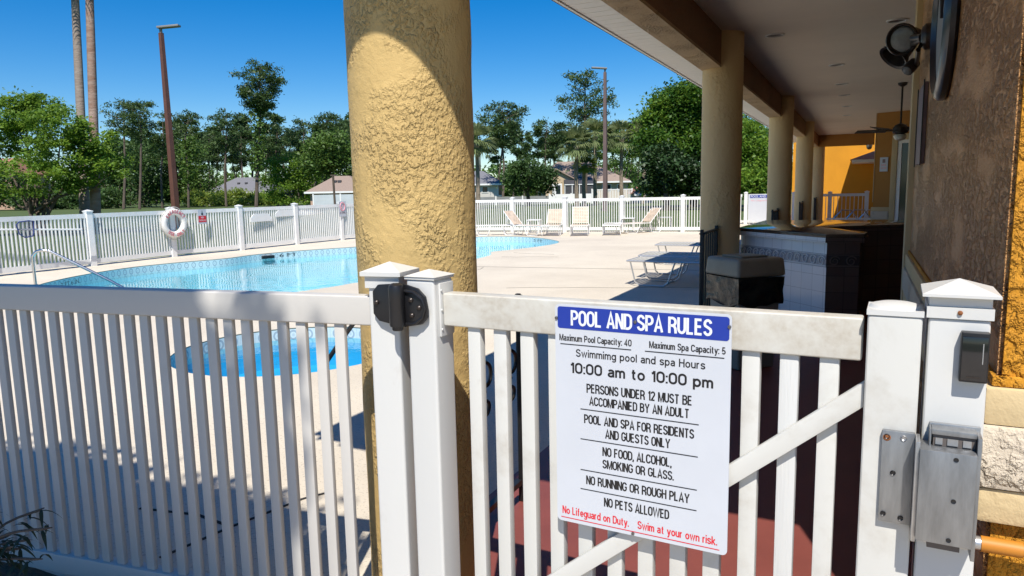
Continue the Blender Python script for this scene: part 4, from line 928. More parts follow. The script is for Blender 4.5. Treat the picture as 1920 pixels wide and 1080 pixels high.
# pool skimmer on its pole
sk = thing('pool_net', 'blue leaf skimmer net on a white pole hung along the long pool fence', 'pool net', (-14.36, 8.2, .85))
mb = MB(); mb.tube([(0, -1.6, .09), (0, 1.12, -.06)], .016, 8); mb.build('pole', white_p, sk)
mb = MB(); hp = [(.03, -.16, .10), (.03, -.10, .15), (.03, .08, .165), (.03, .17, .15), (.03, .15, -.05), (.03, .12, -.13), (.03, -.02, -.15), (.03, -.12, -.08)]
mb.tube([Vector(p) for p in smooth3(hp)] if False else hp, .012, 8, closed=True); mb.build('hoop', netblue, sk)
mesh_m = bpy.data.materials.new('net_mesh'); mesh_m.use_nodes = True; t = mesh_m.node_tree; b = t.nodes['Principled BSDF']; b.inputs['Base Color'].default_value = (.05, .06, .12, 1); b.inputs['Alpha'].default_value = .4; MATS['net_mesh'] = mesh_m
mb = MB(); mb.f([(.03, y, z) for _, y, z in hp]); mb.build('net', mesh_m, sk)
def notice(name, label, loc, rz, w_, h_, draw):
    r = thing(name, label, 'sign', loc, rz); mb = MB(); mb.box(-w_/2, w_/2, -.004, .0, 0, h_); mb.build('panel', signwhite, r); draw(r, w_, h_); return r
def d1(r, w_, h_):
    mb = MB(); mb.box(-w_*.46, w_*.46, -.006, -.0045, h_*.12, h_*.55); mb.build('red_field', redink, r)
    mb = MB(); put_text(mb, 'NO', -w_*.15, w_*.15, h_*.38, h_*.12, -.0065, .02); put_text(mb, 'TRESPASSING', -w_*.4, w_*.4, h_*.2, h_*.1, -.0065, .0); mb.build('lettering', letterw, r, smooth=False)
    mb = MB(); mb.lathe([(w_*.11, 0), (w_*.11, .002)], 16, Matrix.Translation((0, -.0045, h_*.68)) @ RXm); mb.bar((0, -.006, h_*.72), (0, -.006, h_*.9), .002, w_*.08); mb.build('pictogram', ink, r)
notice('fence_notice', 'small white and red notice on the pool fence beside the life ring', (-14.52, 12.46, .745), math.radians(95), .27, .36, d1)
def d2(r, w_, h_):
    mb = MB(); mb.tube([(w_*.34*math.cos(2*PI*k/28), -.006, h_*.66+w_*.34*math.sin(2*PI*k/28)) for k in range(28)], .014, 6, closed=True); mb.bar((-w_*.22, -.006, h_*.66-w_*.22), (w_*.22, -.006, h_*.66+w_*.22), .003, .022); mb.build('prohibition_ring', fadedred, r)
    mb = MB(); put_text(mb, 'NO DIVING', -w_*.42, w_*.42, h_*.18, h_*.13, -.005, .02); mb.build('lettering', plaque_m, r, smooth=False)
notice('fence_notice', 'white no diving notice with a red ring on the pool fence post near the column', (-14.31, 17.5, .72), math.radians(95), .36, .46, d2)
# white cut-out boards fixed on the pool fence
for lab, y0, y1, z0, z1, tip in (('short white cut-out board on the long pool fence', 13.95, 14.72, .72, .93, .25), ('long white board with a tapered end on the long pool fence', 14.85, 16.75, .82, 1.0, .55)):
    r = thing('fence_board', lab, 'board', (-14.475, y0, z0), 0); l = y1-y0; h = z1-z0
    mb = MB(); mb.prism([(0, 0), (l, 0), (l, h*.25), (l-tip*.5, h*.9), (l-tip, h), (.12, h), (0, h*.5)], 0, .02, Matrix(((0, 0, 1, 0), (1, 0, 0, 0), (0, 1, 0, 0), (0, 0, 0, 1)))); mb.build('panel', white_p, r)

# ------------------------------------------------------------------ lamp posts
def lamp_post(px_, ytop, d, label, arm, pm):
    b = at(px_, 400, d); t = at(px_, ytop, d); r = thing('lamp_post', label, 'lamp post', (b.x, b.y, -.03)); h = t.z
    tp_ = at(px_-26*(1 if px_ < 600 else 0), ytop, d) if False else None
    mb = MB(); mb.box(-.16, .16, -.16, .16, 0, .02); mb.hexa([(-.13, -.13, .02), (.13, -.13, .02), (.13, .13, .02), (-.13, .13, .02), (-.08, -.08, h-.25), (.08, -.08, h-.25), (.08, .08, h-.25), (-.08, .08, h-.25)]); mb.build('pole', pm, r)
    ax = Vector((math.cos(YAW), math.sin(YAW), 0))*arm
    mb = MB(); mb.bar((0, 0, h-.249), (0, 0, h-.05), .09, .09); mb.build('tenon', lamphead, r)
    mb = MB(); mb.bar(Vector((0, 0, h-.02))-ax*.12, Vector((0, 0, h+.05))+ax*.85, .32, .09); mb.build('lamp_head', lamphead, r, .02)
    return r
lamp_post(330, 60, 33, 'tall brown lamp post with an arm head beyond the life ring', 1.0, lampbrown)
lamp_post(1135, 133, 46, 'tall greyish lamp post beyond the lounge chairs, in front of the palms', -1.0, mat('greybrown_pole', (.17, .115, .105), .6, var=.2))

# ------------------------------------------------------------------ houses beyond
def house(name, label, x0, x1, d, yeave, yridge, rx0, rx1, depth, wallm, roofm, wins=(), gable=None, fs=None):
    xc = (x0+x1)/2; b = at(xc, 380, d); r = thing(name, label, 'house', (b.x, b.y, -.03), YAW)
    k = d/FPX; hw = (x1-x0)/2*k; ze = at(xc, yeave, d).z; zr = at((rx0+rx1)/2, yridge, d+depth/2).z
    mb = MB(); mb.box(-hw+.5, hw-.5, 0, depth, 0, ze); mb.build('wall', wallm, r)
    a, c = (rx0-xc)*k, (rx1-xc)*k
    mb = MB(); mb.hexa([(-hw, -.5, ze+.01), (hw, -.5, ze+.01), (hw, depth+.5, ze+.01), (-hw, depth+.5, ze+.01), (a, depth*.45, zr), (c, depth*.45, zr), (c, depth*.55, zr), (a, depth*.55, zr)]); rf = mb.build('roof', roofm, r, smooth=False)
    mb = MB(); mb.box(-hw-.02, hw+.02, -.55, -.5005, ze-.15, ze+.05); mb.build('fascia', white_p, r)
    for t in (.3, .62):
        mb = MB(); zz = ze+(zr-ze)*.55; mb.box(a+(c-a)*t-.2, a+(c-a)*t+.2, depth*.22, depth*.22+.4, zz-.15, zz+.3); mb.build('roof_vent', screen_m, rf)
    for (wx0, wx1, wy0, wy1) in wins:
        z1, z0 = at(xc, wy0, d).z, max(at(xc, wy1, d).z, .1)
        mb = MB(); mb.box((wx0-xc)*k-.08, (wx1-xc)*k+.08, -.06, -.003, z0-.08, z1+.08); wf = mb.build('window', white_p, r)
        mb = MB(); mb.box((wx0-xc)*k, (wx1-xc)*k, -.07, -.0605, z0, z1); mb.build('pane', dglass, wf)
    return r, k, xc
house('house', 'house with a wide dark grey hip roof behind the green hedge', 382, 516, 122, 361, 333, 425, 470, 12, gwall, shingle_g, ((430, 445, 366, 376),))
house('house', 'house with a tan hip roof and pinkish wall left of the near column', 574, 690, 80, 359, 330, 612, 640, 10, pwall, shingle_t, ((608, 618, 363, 372),))
house('house', 'grey roofed pale house just right of the near column', 850, 947, 88, 345, 321, 880, 905, 10, gwall, shingle_g, ((905, 915, 350, 360), (935, 944, 346, 366)))
hb, k_, xc_ = house('house', 'large beige house with brown roof and front gable behind the palms', 1010, 1184, 92, 341, 303, 1052, 1112, 14, bwall, shingle_t, ((1130, 1145, 347, 358), (1158, 1166, 347, 358)))
gx0, gx1 = (1022-xc_)*k_, (1086-xc_)*k_; gz = at(1050, 343, 90).z; gp_ = at(1040, 311, 90).z
mb = MB(); mb.prism([(gx0, 0), (gx1, 0), (gx1, gz), ((gx0+gx1)/2-.9, gp_-.5), (gx0, gz)], 2.0, -1.0, Matrix.Rotation(PI/2, 4, 'X') @ Matrix.Diagonal((1, 1, 1, 1))); mb.build('gable_wall', bwall, hb, smooth=False)
mb = MB(); ap = Vector(((gx0+gx1)/2-.9, 0, gp_-.45))
for e in (Vector((gx0-.5, 0, gz-.25)), Vector((gx1+.5, 0, gz-.25))):
    n_ = Vector((0, 0, .18)); mb.hexa([ap+Vector((0, -2.4, 0)), e+Vector((0, -2.4, 0)), e+Vector((0, 3, 0)), ap+Vector((0, 3, 0)), ap+n_+Vector((0, -2.4, 0)), e+n_+Vector((0, -2.4, 0)), e+n_+Vector((0, 3, 0)), ap+n_+Vector((0, 3, 0))])
mb.build('gable_roof', shingle_t, hb, smooth=False)
mb = MB(); mb.box((1034-xc_)*k_, (1052-xc_)*k_, -2.06, -2.004, .4, 2.2); wf = mb.build('window', white_p, hb); mb = MB(); mb.box((1041-xc_)*k_, (1049-xc_)*k_, -2.08, -2.061, .7, 2.0); mb.build('pane', dglass, wf)
# screened pool cage
sc0 = at(1085, 360, 88); cg = thing('screen_cage', 'dark screened patio cage in front of the beige house', 'screen enclosure', (sc0.x, sc0.y, -.03), YAW)
mb = MB(); mb.box(-1.7, 1.9, -.02, .02, .6, 2.1); mb.hexa([(-1.7, -.02, 2.101), (1.9, -.02, 2.101), (1.9, 3, 3.0), (-1.7, 3, 3.0), (-1.7, -.02, 2.13), (1.9, -.02, 2.13), (1.9, 3, 3.03), (-1.7, 3, 3.03)]); mb.build('screen', screen_m, cg)
mb = MB()
for x in (-1.7, -.8, .1, 1.0, 1.9): mb.box(x-.04, x+.04, -.08, -.021, 0, 2.1)
mb.box(-1.739, 1.939, -.12, -.081, 1.98, 2.08); mb.build('frame', white_p, cg)
house('shed', 'small shed with brown roof at the foot of the big dark oak', 1188, 1232, 70, 363, 349, 1200, 1214, 4, gwall, shingle_r)
house('house', 'red roofed house glimpsed through the broad green tree at left', -80, 32, 118, 326, 298, -40, 8, 10, pwall, shingle_r)
# fences of the far gardens
def garden_fence(label, x0, x1, d, ytop, m, pk):
    a, b = at(x0, 380, d), at(x1, 380, d); r = thing('garden_fence', label, 'fence', (a.x, a.y, -.03), math.atan2(b.y-a.y, b.x-a.x)); l = math.hypot(b.x-a.x, b.y-a.y); h = at((x0+x1)/2, ytop, d).z
    n = max(1, int(l/2.2))
    for i in range(n+1): mb = MB(); mb.box(i*l/n-.06, i*l/n+.06, -.06, .06, 0, h+.08); mb.build('post', white_p, r)
    mb = MB()
    if pk:
        for i in range(int(l/.16)): mb.box(.08+i*.16, .17+i*.16, -.012, .012, .1, h-.1)
        mb.box(.061, l-.061, -.03, .03, h-.099, h); 
    else: mb.box(.061, l-.061, -.02, .02, .05, h)
    mb.build('panel', m, r)
palefence = mat('pale_fence', (.55, .60, .62), .6, var=.2, vscale=.8)
greyfence = mat('grey_fence', (.26, .27, .27), .7, var=.3, vscale=1)
garden_fence('pale bluish board fence in front of the tan roofed house', 588, 690, 66, 364, palefence, False)
garden_fence('white board fence in front of the beige house', 1030, 1112, 74, 363, white_p, False)
garden_fence('taller white picket fence behind the sabal palms', 1110, 1185, 72, 354, white_p, True)
garden_fence('low grey fence in front of the small dark oak', 880, 1030, 72, 368, greyfence, False)
up = at(628, 380, 58); ut = thing('utility_pole', 'thin dark utility pole in front of the tan roofed house', 'pole', (up.x, up.y, -.03)); mb = MB(); mb.tube([(0, 0, 0), (-.05, 0, at(624, 328, 58).z)], .09, 8); mb.build('shaft', bark, ut); mb = MB(); mb.box(-.3, .25, -.04, .04, 2.9, 3.0); mb.build('crossarm', bark, ut)
up = at(1078, 380, 80); ut = thing('utility_pole', 'thin pole with a crossarm in front of the beige roof', 'pole', (up.x, up.y, -.03)); zt = at(1078, 303, 80).z; mb = MB(); mb.tube([(0, 0, 0), (0, 0, zt)], .08, 8); mb.build('shaft', bark, ut); mb = MB(); mb.bar(Vector((-.4, -.2, zt-.45)), Vector((.4, .2, zt-.45)), .08, .1); mb.build('crossarm', bark, ut)

# ------------------------------------------------------------------ trees
lf_bright = leafmat('bright_leaves', [(0.058, 0.123, 0.017), (0.131, 0.246, 0.029), (0.275, 0.435, 0.058)], 0.50, .8)
lf_mid = leafmat('mid_leaves', [(0.043, 0.094, 0.022), (0.087, 0.167, 0.032), (0.152, 0.246, 0.049)], 0.40)
lf_dark = leafmat('dark_leaves', [(0.026, 0.065, 0.02), (0.058, 0.116, 0.032), (0.102, 0.174, 0.043)], 0.35)
lf_deep = leafmat('deep_shade_leaves', [(.012, .035, .012), (.03, .065, .018), (.05, .10, .025)], .2)
lf_pine = leafmat('pine_needles', [(.03, .06, .02), (.06, .115, .035), (.12, .18, .05)], 0.35)
lf_oak = leafmat('oak_leaves', [(.015, .05, .010), (.055, .14, .018), (.20, .33, .04)], 0.45, .45)
lf_palm = leafmat('palm_fronds', [(.10, .135, .055), (.17, .22, .09), (.25, .28, .13)], .3)
lf_yel = leafmat('yellow_green_leaves', [(0.102, 0.16, 0.029), (0.203, 0.29, 0.043), (0.29, 0.348, 0.072)], 0.45)
lf_shrub = leafmat('shrub_leaves', [(.015, .025, .012), (.03, .045, .018), (.06, .06, .02)], .15)
def clumps(rng, blobs, per, leaves, cr, shell=.45):
    out_ = []
    for (c, r), n in zip(blobs, per):
        c = np.array(c); r = np.array(r)*1.0
        u = rng.normal(size=(n, 3)); u /= np.linalg.norm(u, axis=1)[:, None]; rad = rng.uniform(shell, 1.0, n)**.6
        cc = c+u*rad[:, None]*r
        for q in cc:
            k = int(leaves*rng.uniform(.5, 1.4)); s = cr*rng.uniform(.6, 1.3)
            out_.append(q+rng.normal(size=(k, 3))*np.array([s, s, s*.6]))
    return np.concatenate(out_)
def limb_set(mb, rng, base, tops, r0, r1):
    for t in tops:
        p0 = Vector(base); p3 = Vector(t); m1 = p0.lerp(p3, .35)+Vector(rng.normal(size=3)*.12); m2 = p0.lerp(p3, .7)+Vector(rng.normal(size=3)*.15)
        mb.tube([p0, m1, m2, p3], [r0, r0*.75, (r0+r1)*.4, r1], 7)
def broad(label, px_, d, blobs_px, per, leaves, cr, ls, lm, seed, trunk=True, multi=1, name='broadleaf_tree', elong=1.8, trunk_r=.2, group=None, cat='tree', ground_y=400, shell=.55):
    """blobs_px: (x, y, rx, ry) in photo pixels, giving each foliage mass its real size at distance d"""
    rng = np.random.default_rng(seed); b = at(px_, ground_y, d); root = thing(name, label, cat, (b.x, b.y, -.03), 0, group); O_ = np.array([b.x, b.y, -.03])
    bl = []; k = d/FPX
    for (x, y, rx, ry) in blobs_px:
        rz = ry*k; p_ = np.array(at(x, y, d+rng.uniform(-.9, .7)*rx*k))-O_
        p_[2] = max(p_[2], rz*.6); bl.append((p_, (rx*k, rx*k, rz)))
    cen = clumps(rng, bl, per, leaves, cr, shell); cen = cen[cen[:, 2] > .05]
    o = link('crown', leaf_mesh('crown', cen, ls, rng, elong), lm, root)
    if trunk:
        mb = MB()
        for m_ in range(multi):
            bs = (rng.uniform(-.25, .25)*(multi > 1)*1.6, rng.uniform(-.25, .25)*(multi > 1), 0)
            ts = [tuple(bl[j][0]+np.array([0, 0, -.1*bl[j][1][2]])) for j in range(m_, len(bl), multi)]
            sp_ = Vector(bs)+Vector((rng.normal()*.1, rng.normal()*.1, .9 if multi > 1 else 1.4))
            mb.tube([bs, sp_], [trunk_r, trunk_r*.8], 8); limb_set(mb, rng, sp_, ts, trunk_r*.7, trunk_r*.15)
        mb.build('trunk', bark, root)
    return root
def pine(label, px_, d, ytop, ycrown, rpx, n, seed, lm=None, group=None, ls=.42, flat=.8, lean=0, dens=60, vine=False, base_px=None):
    rng = np.random.default_rng(seed); b = at(base_px or px_, 395, d); root = thing('pine_tree', label, 'tree', (b.x, b.y, -.03), 0, group); k = d/FPX
    t = at(px_, ytop, d)-Vector((b.x, b.y, -.03)); zc = at(px_, ycrown, d).z; R = rpx*k; Ht = t.z
    top = Vector((t.x, t.y, Ht)); mb = MB()
    tr_r = max(.13, Ht*.011); path = [Vector((0, 0, 0)), top*.35+Vector((rng.normal()*.15, rng.normal()*.15, 0)), top*.7+Vector((rng.normal()*.15, rng.normal()*.15, 0)), top*.97]
    mb.tube(path, [tr_r*1.2, tr_r, tr_r*.7, tr_r*.15], 7)
    cs = []
    for i in range(n):
        tt = rng.uniform(0, 1); z = zc+(Ht-zc)*tt; prof = (.42+.58*min(1, tt/.55)) if tt < .72 else math.sqrt(max(.03, 1-((tt-.72)/.30)**2))
        a = rng.uniform(0, 2*PI); rr_ = R*prof*math.sqrt(rng.uniform(.05, 1)); ax_ = top*(z/Ht)
        c = Vector((ax_.x+rr_*math.cos(a), ax_.y+rr_*math.sin(a), z)); cs.append(c)
        if i % 2 == 0:
            zb = z-rr_*.45; mb.tube([Vector((top.x*zb/Ht, top.y*zb/Ht, zb)), c], [tr_r*.28, tr_r*.08], 5, cap=False)
    mb.build('trunk', bark, root)
    pts = []; s = max(.32, R*.12)
    for c in cs: m_ = int(dens*rng.uniform(.5, 1.5)); pts.append(np.array(c)+rng.normal(size=(m_, 3))*np.array([s, s, s*.62]))
    link('crown', leaf_mesh('crown', np.concatenate(pts), ls, rng, 3.2, .3), lm or lf_pine, root)
    if vine:
        zz = rng.uniform(Ht*.25, Ht*.72, 900); cen = np.stack([top.x*zz/Ht+rng.normal(size=900)*.45, top.y*zz/Ht+rng.normal(size=900)*.45, zz], 1)
        link('vine', leaf_mesh('vine', cen, .4, rng, 1.6), lf_mid, root)
    return root
def sabal(label, px_, d, ytop, seed, group=None, R=1.5, yellow=False):
    rng = np.random.default_rng(seed); b = at(px_, 400, d); root = thing('sabal_palm', label, 'palm', (b.x, b.y, -.03), 0, group); h = at(px_, ytop, d).z-R*.55
    mb = MB(); mb.tube([(0, 0, 0), (rng.normal()*.08, 0, h*.5), (0, 0, h)], [.19, .16, .15], 10); mb.tube([(0, 0, h-.5), (0, 0, h+.1)], [.16, .24], 10); mb.build('trunk', sabalbark, root)
    V = []
    for i in range(44):
        a = rng.uniform(0, 2*PI); e = rng.uniform(-.5, 1.4); d_ = np.array([math.cos(a)*math.cos(e), math.sin(a)*math.cos(e), math.sin(e)])
        side = np.array([-math.sin(a), math.cos(a), 0]); L_ = R*rng.uniform(.42, .6); c = np.array([0, 0, h+.1])+d_*L_
        V.append(np.stack([np.array([0, 0, h]), np.array([0, 0, h])+side*.03, c+side*.015, c]))
        for f in np.linspace(-1.25, 1.25, 15):
            dd = d_*math.cos(f)+side*math.sin(f); ll = R*.62*(1-.25*abs(f)/1.25)*rng.uniform(.85, 1.1); mid = c+dd*ll*.55; tip = c+dd*ll+np.array([0, 0, -.28*ll*(1+max(0, .6-e)*.5)]); w_ = np.cross(dd, d_); w_ = w_/(np.linalg.norm(w_)+1e-6)
            pw = np.cross(w_, dd)*.055
            V.append(np.stack([c, mid+pw, tip, mid-pw]))
    link('crown', quads('crown', np.concatenate(V)), lf_yel if yellow else lf_palm, root); return root
def royal(label, px_t, px_b, d, seed, bk):
    rng = np.random.default_rng(seed); b = at(px_b, 395, d); t = at(px_t, -60, d); root = thing('palm_tree', label, 'palm', (b.x, b.y, -.03), 0, 'pair of tall palms at left'); v = t-Vector((b.x, b.y, -.03))
    mb = MB(); mb.tube([(0, 0, 0), (0, 0, .7), v*.3, v*.65, v], [.31, .21, .18, .17, .15], 14); mb.build('trunk', bk, root)
    V = []
    for i in range(34):
        a = rng.uniform(0, 2*PI); e = rng.uniform(-.6, 1.2); c0 = np.array(v)
        for f in np.linspace(-1.2, 1.2, 13):
            d_ = np.array([math.cos(a)*math.cos(e), math.sin(a)*math.cos(e), math.sin(e)]); sd = np.array([-math.sin(a), math.cos(a), 0]); c = c0+d_*.9; dd = d_*math.cos(f)+sd*math.sin(f); tip = c+dd*.9+np.array([0, 0, -.3]); mid = c+dd*.5; pw = np.array([0, 0, .05])
            V.append(np.stack([c, mid+pw, tip, mid-pw]))
    link('crown', quads('crown', np.concatenate(V)), lf_palm, root)

broad('broad bright green multi-stemmed tree filling the left edge beyond the fence', 62, 29,
      [(20, 215, 60, 32), (75, 205, 45, 26), (115, 235, 55, 34), (40, 265, 75, 34), (110, 285, 70, 34), (165, 262, 45, 30), (185, 305, 50, 26), (-30, 300, 60, 40), (-20, 230, 60, 40), (60, 325, 70, 22), (150, 335, 60, 20), (0, 350, 60, 16), (100, 358, 50, 12), (50, 190, 30, 18), (212, 318, 28, 16)],
      [60, 44, 52, 60, 60, 36, 34, 40, 40, 32, 26, 18, 12, 16, 10], 62, .17, .13, lf_bright, 1, multi=5, trunk_r=.09, name='crape_myrtle')
royal('left one of the two tall palm trunks, greyer and straight', 138, 158, 31, 3, palmbark); royal('right one of the two tall palm trunks, redder and closer to the lamp post', 166, 178, 30, 4, mat('red_palm_bark', (.36, .27, .215), .9, col2=(.21, .115, .075), vscale=2.2, bump=.8, bscale=9, bdist=.04, stretch=(.6, .6, 2.2), detail=7))
# tree line, left half
pine('pine with a flat dark crown right of the tall palm trunks', 232, 95, 190, 250, 45, 46, 11)
pine('pine crown left of the lamp post, level with its middle', 262, 92, 192, 262, 30, 34, 12)
pine('bushy pine just left of the lamp post', 305, 98, 214, 290, 30, 34, 13)
pine('thin bare-branched pine right of the lamp post', 354, 96, 212, 245, 24, 16, 14, vine=True)
pine('pine with an open crown left of the tallest pine', 425, 98, 208, 285, 34, 44, 15)
pine('tallest pine with vine-clad trunk and top-heavy crown', 487, 90, 119, 205, 46, 74, 16, vine=True, base_px=481, dens=90)
pine('pine half hidden behind the tallest pine, to its right', 520, 102, 238, 300, 34, 40, 17)
pine('pine with a round crown left of the near column', 570, 98, 225, 285, 26, 32, 18)
pine('pine with a broad dark crown next to the near column', 612, 92, 216, 270, 30, 50, 19)
for lab, x, yt, yc, rr, sd in (('pine between the thin bare pine and the open-crowned one, pale trunk', 392, 246, 300, 24, 81), ('pine just left of the tallest pine, lower than it', 452, 238, 300, 28, 82), ('low pine crown right under the tallest pine', 500, 258, 315, 26, 83),
        ('pine in the gap right of the tallest pine', 545, 250, 305, 24, 84), ('pine behind the bright green leafy tree', 590, 252, 310, 26, 85), ('low pine left of the open-crowned pine', 408, 262, 318, 24, 86), ('dark pine right of the lamp post, low', 335, 250, 320, 26, 87), ('pine next to the near column, behind the broad dark crown', 640, 250, 315, 28, 88)):
    pine(lab, x, 128, yt, yc, rr, 40, sd)
pine('pine touching the left edge of the near column', 662, 96, 228, 290, 32, 40, 20)
broad('dense dark oak between the broad green tree and the lamp post', 272, 112, [(235, 310, 42, 45), (285, 300, 45, 50), (320, 335, 30, 40), (255, 360, 60, 26), (212, 300, 36, 50)], [60, 66, 40, 50, 50], 57, .8, 0.46, lf_dark, 31)
broad('vine-covered tree right of the lamp post', 372, 112, [(360, 300, 26, 45), (378, 335, 32, 34), (350, 355, 36, 30)], [44, 44, 36], 57, .6, 0.37, lf_mid, 32)
broad('bright green leafy tree in front of the tan roofed house', 545, 98, [(545, 320, 44, 34), (575, 340, 36, 40), (520, 350, 32, 30), (550, 365, 50, 20)], [70, 52, 40, 44], 62, .5, 0.31, lf_bright, 33)
broad('dark rounded oak behind the tan roofed house', 625, 90, [(618, 285, 36, 38), (595, 300, 30, 30), (640, 310, 30, 30)], [60, 40, 40], 57, .7, 0.40, lf_mid, 34)
broad('low hedge of tangled shrubs in front of the grey roofed house', 430, 108, [(370, 372, 24, 14), (410, 374, 28, 13), (450, 371, 26, 14), (490, 374, 28, 13), (520, 376, 30, 12), (395, 378, 40, 8), (470, 379, 50, 8)], [34, 38, 38, 38, 36, 30, 34], 50, .5, .36, lf_yel, 35, trunk=False, name='hedge', cat='hedge')
broad('dark hedge under and behind the broad green tree at left', 60, 106, [(-40, 355, 40, 40), (8, 352, 34, 36), (60, 376, 34, 16), (110, 378, 34, 14), (160, 376, 30, 16), (205, 372, 30, 18)], [90, 90, 56, 50, 50, 50], 50, .5, .4, lf_dark, 41, trunk=False, name='hedge', cat='hedge')
# right half
pine('pine with a rounded crown right of the near column', 943, 84, 194, 268, 44, 60, 21, dens=70)
pine('pine with a small dark crown between the rounded pine and the beige house', 1026, 92, 224, 290, 28, 40, 22)
pine('tall open-crowned pine left of the right-hand lamp post', 1098, 88, 134, 285, 52, 70, 23, dens=80)
broad('low dark oak in front of the beige house', 993, 66, [(995, 325, 34, 28), (970, 335, 24, 24), (1020, 340, 22, 20)], [64, 36, 32], 62, .42, 0.26, lf_dark, 36)
broad('brownish tree behind the row of palms', 1165, 118, [(1150, 262, 34, 26), (1190, 268, 40, 28), (1130, 290, 40, 30), (1200, 310, 40, 40)], [40, 44, 40, 40], 57, .6, 0.37, lf_mid, 37)
for i, (lab, x, yt, y_) in enumerate((('palm half hidden by the right edge of the near column', 897, 248, 0), ('leftmost sabal palm of the row by the right-hand lamp post', 1082, 252, 0), ('yellowing palm just left of the right-hand lamp post', 1096, 300, 1), ('sabal palm immediately left of the right-hand lamp post', 1116, 236, 0), ('sabal palm immediately right of the right-hand lamp post', 1166, 240, 0), ('sabal palm next to the big dark oak', 1206, 232, 0))):
    sabal(lab, x, 58+i*1.5, yt, 50+i, 'sabal palms in front of the houses', 1.95 if not y_ else 1.2, bool(y_))
broad('big dense oak behind the second porch column', 1300, 50, [(1262, 190, 34, 22), (1300, 180, 36, 22), (1236, 222, 32, 20), (1280, 232, 40, 26), (1330, 215, 44, 34), (1228, 262, 28, 20), (1262, 282, 38, 22), (1310, 275, 44, 28), (1360, 250, 44, 40), (1405, 275, 40, 40), (1445, 290, 30, 40), (1370, 320, 50, 30), (1430, 340, 40, 30), (1260, 350, 50, 16)],
      [60, 60, 50, 74, 80, 40, 66, 84, 84, 80, 60, 74, 60, 40], 64, .42, .25, lf_oak, 38, trunk_r=.35, shell=.72)
broad('dark shaded tree at the left foot of the big dense oak', 1250, 45, [(1240, 300, 30, 24), (1270, 320, 40, 26), (1245, 345, 44, 18), (1300, 345, 40, 20)], [50, 60, 50, 50], 56, .36, .24, lf_deep, 42)
broad('bright green tree showing between the second and third porch columns', 1420, 42, [(1400, 260, 34, 40), (1425, 300, 34, 40), (1410, 345, 40, 24)], [46, 46, 36], 67, .4, 0.22, lf_bright, 39)
# back rows of pines, alike: one prototype per shape, copied
protos = [pine('slender pine in the back row of the wood', 700, 150, 255, 300, 26, 26, 60+i, None, 'back row of pines', .8) for i in range(4)]
rng = np.random.default_rng(5); first = [True]*4
for i, x in enumerate(list(np.linspace(195, 690, 40))+list(np.linspace(860, 1260, 20))):
    j = i % 4; d = rng.uniform(135, 175); b = at(x+rng.uniform(-5, 5), 395, d)
    o = protos[j] if first[j] else copy_tree(protos[j]); first[j] = False
    o.location = (b.x, b.y, -.03); o.rotation_euler = (0, 0, rng.uniform(0, 6.28)); s = rng.uniform(.85, 1.25); o.scale = (s, s, s)
# far wood reading as one mass
rng = np.random.default_rng(9); pts = []
for x in np.linspace(-700, 1700, 460):
    d = rng.uniform(185, 235); b = np.array(at(x, 395, d)); b[2] = 0; h = rng.uniform(3, 9.5)
    pts.append(b+rng.normal(size=(130, 3))*np.array([2.2, 2.2, 0])+np.stack([np.zeros(130), np.zeros(130), rng.uniform(0, h, 130)], 1))
tag(link('far_wood', leaf_mesh('far_wood', np.concatenate(pts), 1.3, rng, 1.6), lf_mid), 'low green undergrowth of the far wood', None, None, 'stuff')
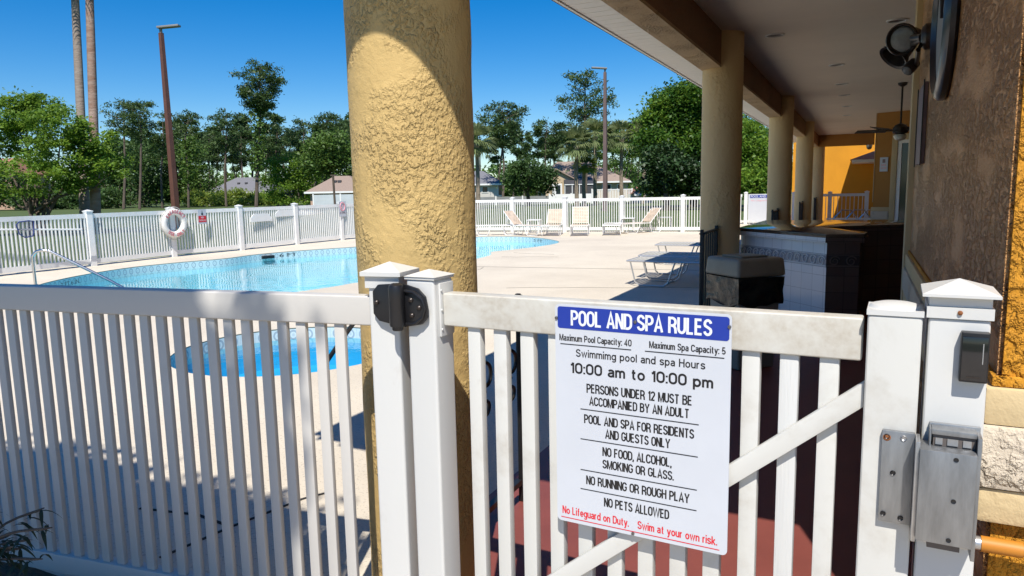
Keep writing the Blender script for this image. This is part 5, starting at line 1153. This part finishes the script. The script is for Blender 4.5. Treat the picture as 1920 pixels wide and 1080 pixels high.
# tree behind the viewer whose leaves shade the near fence and the left deck
rngt = np.random.default_rng(77); st_ = thing('shade_tree', 'leafy tree standing outside the fence behind the viewer, shading the near pickets', 'tree', (-2.6, -3.3, 0))
bl = [((.2, 1.6, 5.6), (.95, .42, .4)), ((1.15, 1.6, 5.65), (.72, .42, .35)), ((1.9, 1.55, 5.6), (.44, .42, .3)), ((-.8, 1.4, 5.6), (1.0, .6, .5)), ((.6, .9, 6.2), (1.1, .8, .6)), ((1.7, 1.1, 6.1), (.5, .6, .4)), ((-.9, .4, 6.2), (1.3, 1.0, .7)), ]
cen = clumps(rngt, bl, [90, 90, 46, 84, 80, 40, 50], 30, .12); cen = cen[cen[:, 0]-.24*cen[:, 2] < .98]; link('crown', leaf_mesh('crown', cen, .135, rngt, 1.8), lf_mid, st_)
mb = MB(); mb.tube([(0, 0, 0), (0, .1, 1.5), (-.1, .3, 3.2)], [.14, .12, .10], 10); limb_set(mb, rngt, (-.1, .3, 3.2), [b[0] for b in bl], .08, .02); mb.build('trunk', bark, st_)
# low shrub in the mulch by the fence
sh = thing('shrub', 'dark narrow-leaved shrub poking in at the lower left corner by the fence', 'plant', (-2.55, 1.12, 0)); rs = np.random.default_rng(12)
mb = MB(); V = []
for i in range(11):
    e_ = at(rs.uniform(-45, 100), rs.uniform(945, 1060), rs.uniform(2.0, 2.2))-Vector((-2.55, 1.12, 0)); e_ = Vector(e_); m_ = Vector((e_.x*.4, e_.y*.4, e_.z*.75)); st = [Vector((rs.normal()*.03, rs.normal()*.03, 0)), m_, e_]
    mb.tube(sm(st, 6), [.004]*12+[.002], 5)
    for q in range(9):
        p_ = m_.lerp(e_, .15+.1*q); a = rs.uniform(0, 6.28); L_ = rs.uniform(.05, .085); d_ = Vector((math.cos(a), math.sin(a), .45)).normalized(); s_ = d_.cross(Vector((0, 0, 1))).normalized()*.0055
        prev = p_; pp = None; seg = []
        for u in range(6):
            t = u/5; c = p_+d_*L_*t+Vector((0, 0, -L_*.95*t*t)); wd = math.sin(PI*min(.97, max(.06, t)))
            seg.append((c-s_*wd, c+s_*wd))
        for (a0, a1), (b0, b1) in zip(seg, seg[1:]): V.append(np.array([a0, a1, b1, b0]))
mb.build('stems', bark, sh); link('leaves', quads('leaves', np.concatenate(V)), lf_shrub, sh)
V = []
for i in range(26):
    c = Vector((rs.uniform(-3.0, -1.7), rs.uniform(.9, 1.4), .012)); a = rs.uniform(0, 6.28); d_ = Vector((math.cos(a), math.sin(a), 0))*rs.uniform(.015, .035); s_ = Vector((-d_.y, d_.x, 0))*.45
    V.append(np.array([c-d_, c+s_+Vector((0, 0, .008)), c+d_+Vector((0, 0, .004)), c-s_+Vector((0, 0, .006))]))
tag(link('leaf_litter', quads('leaf_litter', np.concatenate(V)), dry), 'dry yellow leaves scattered on the mulch', None, None, 'stuff')
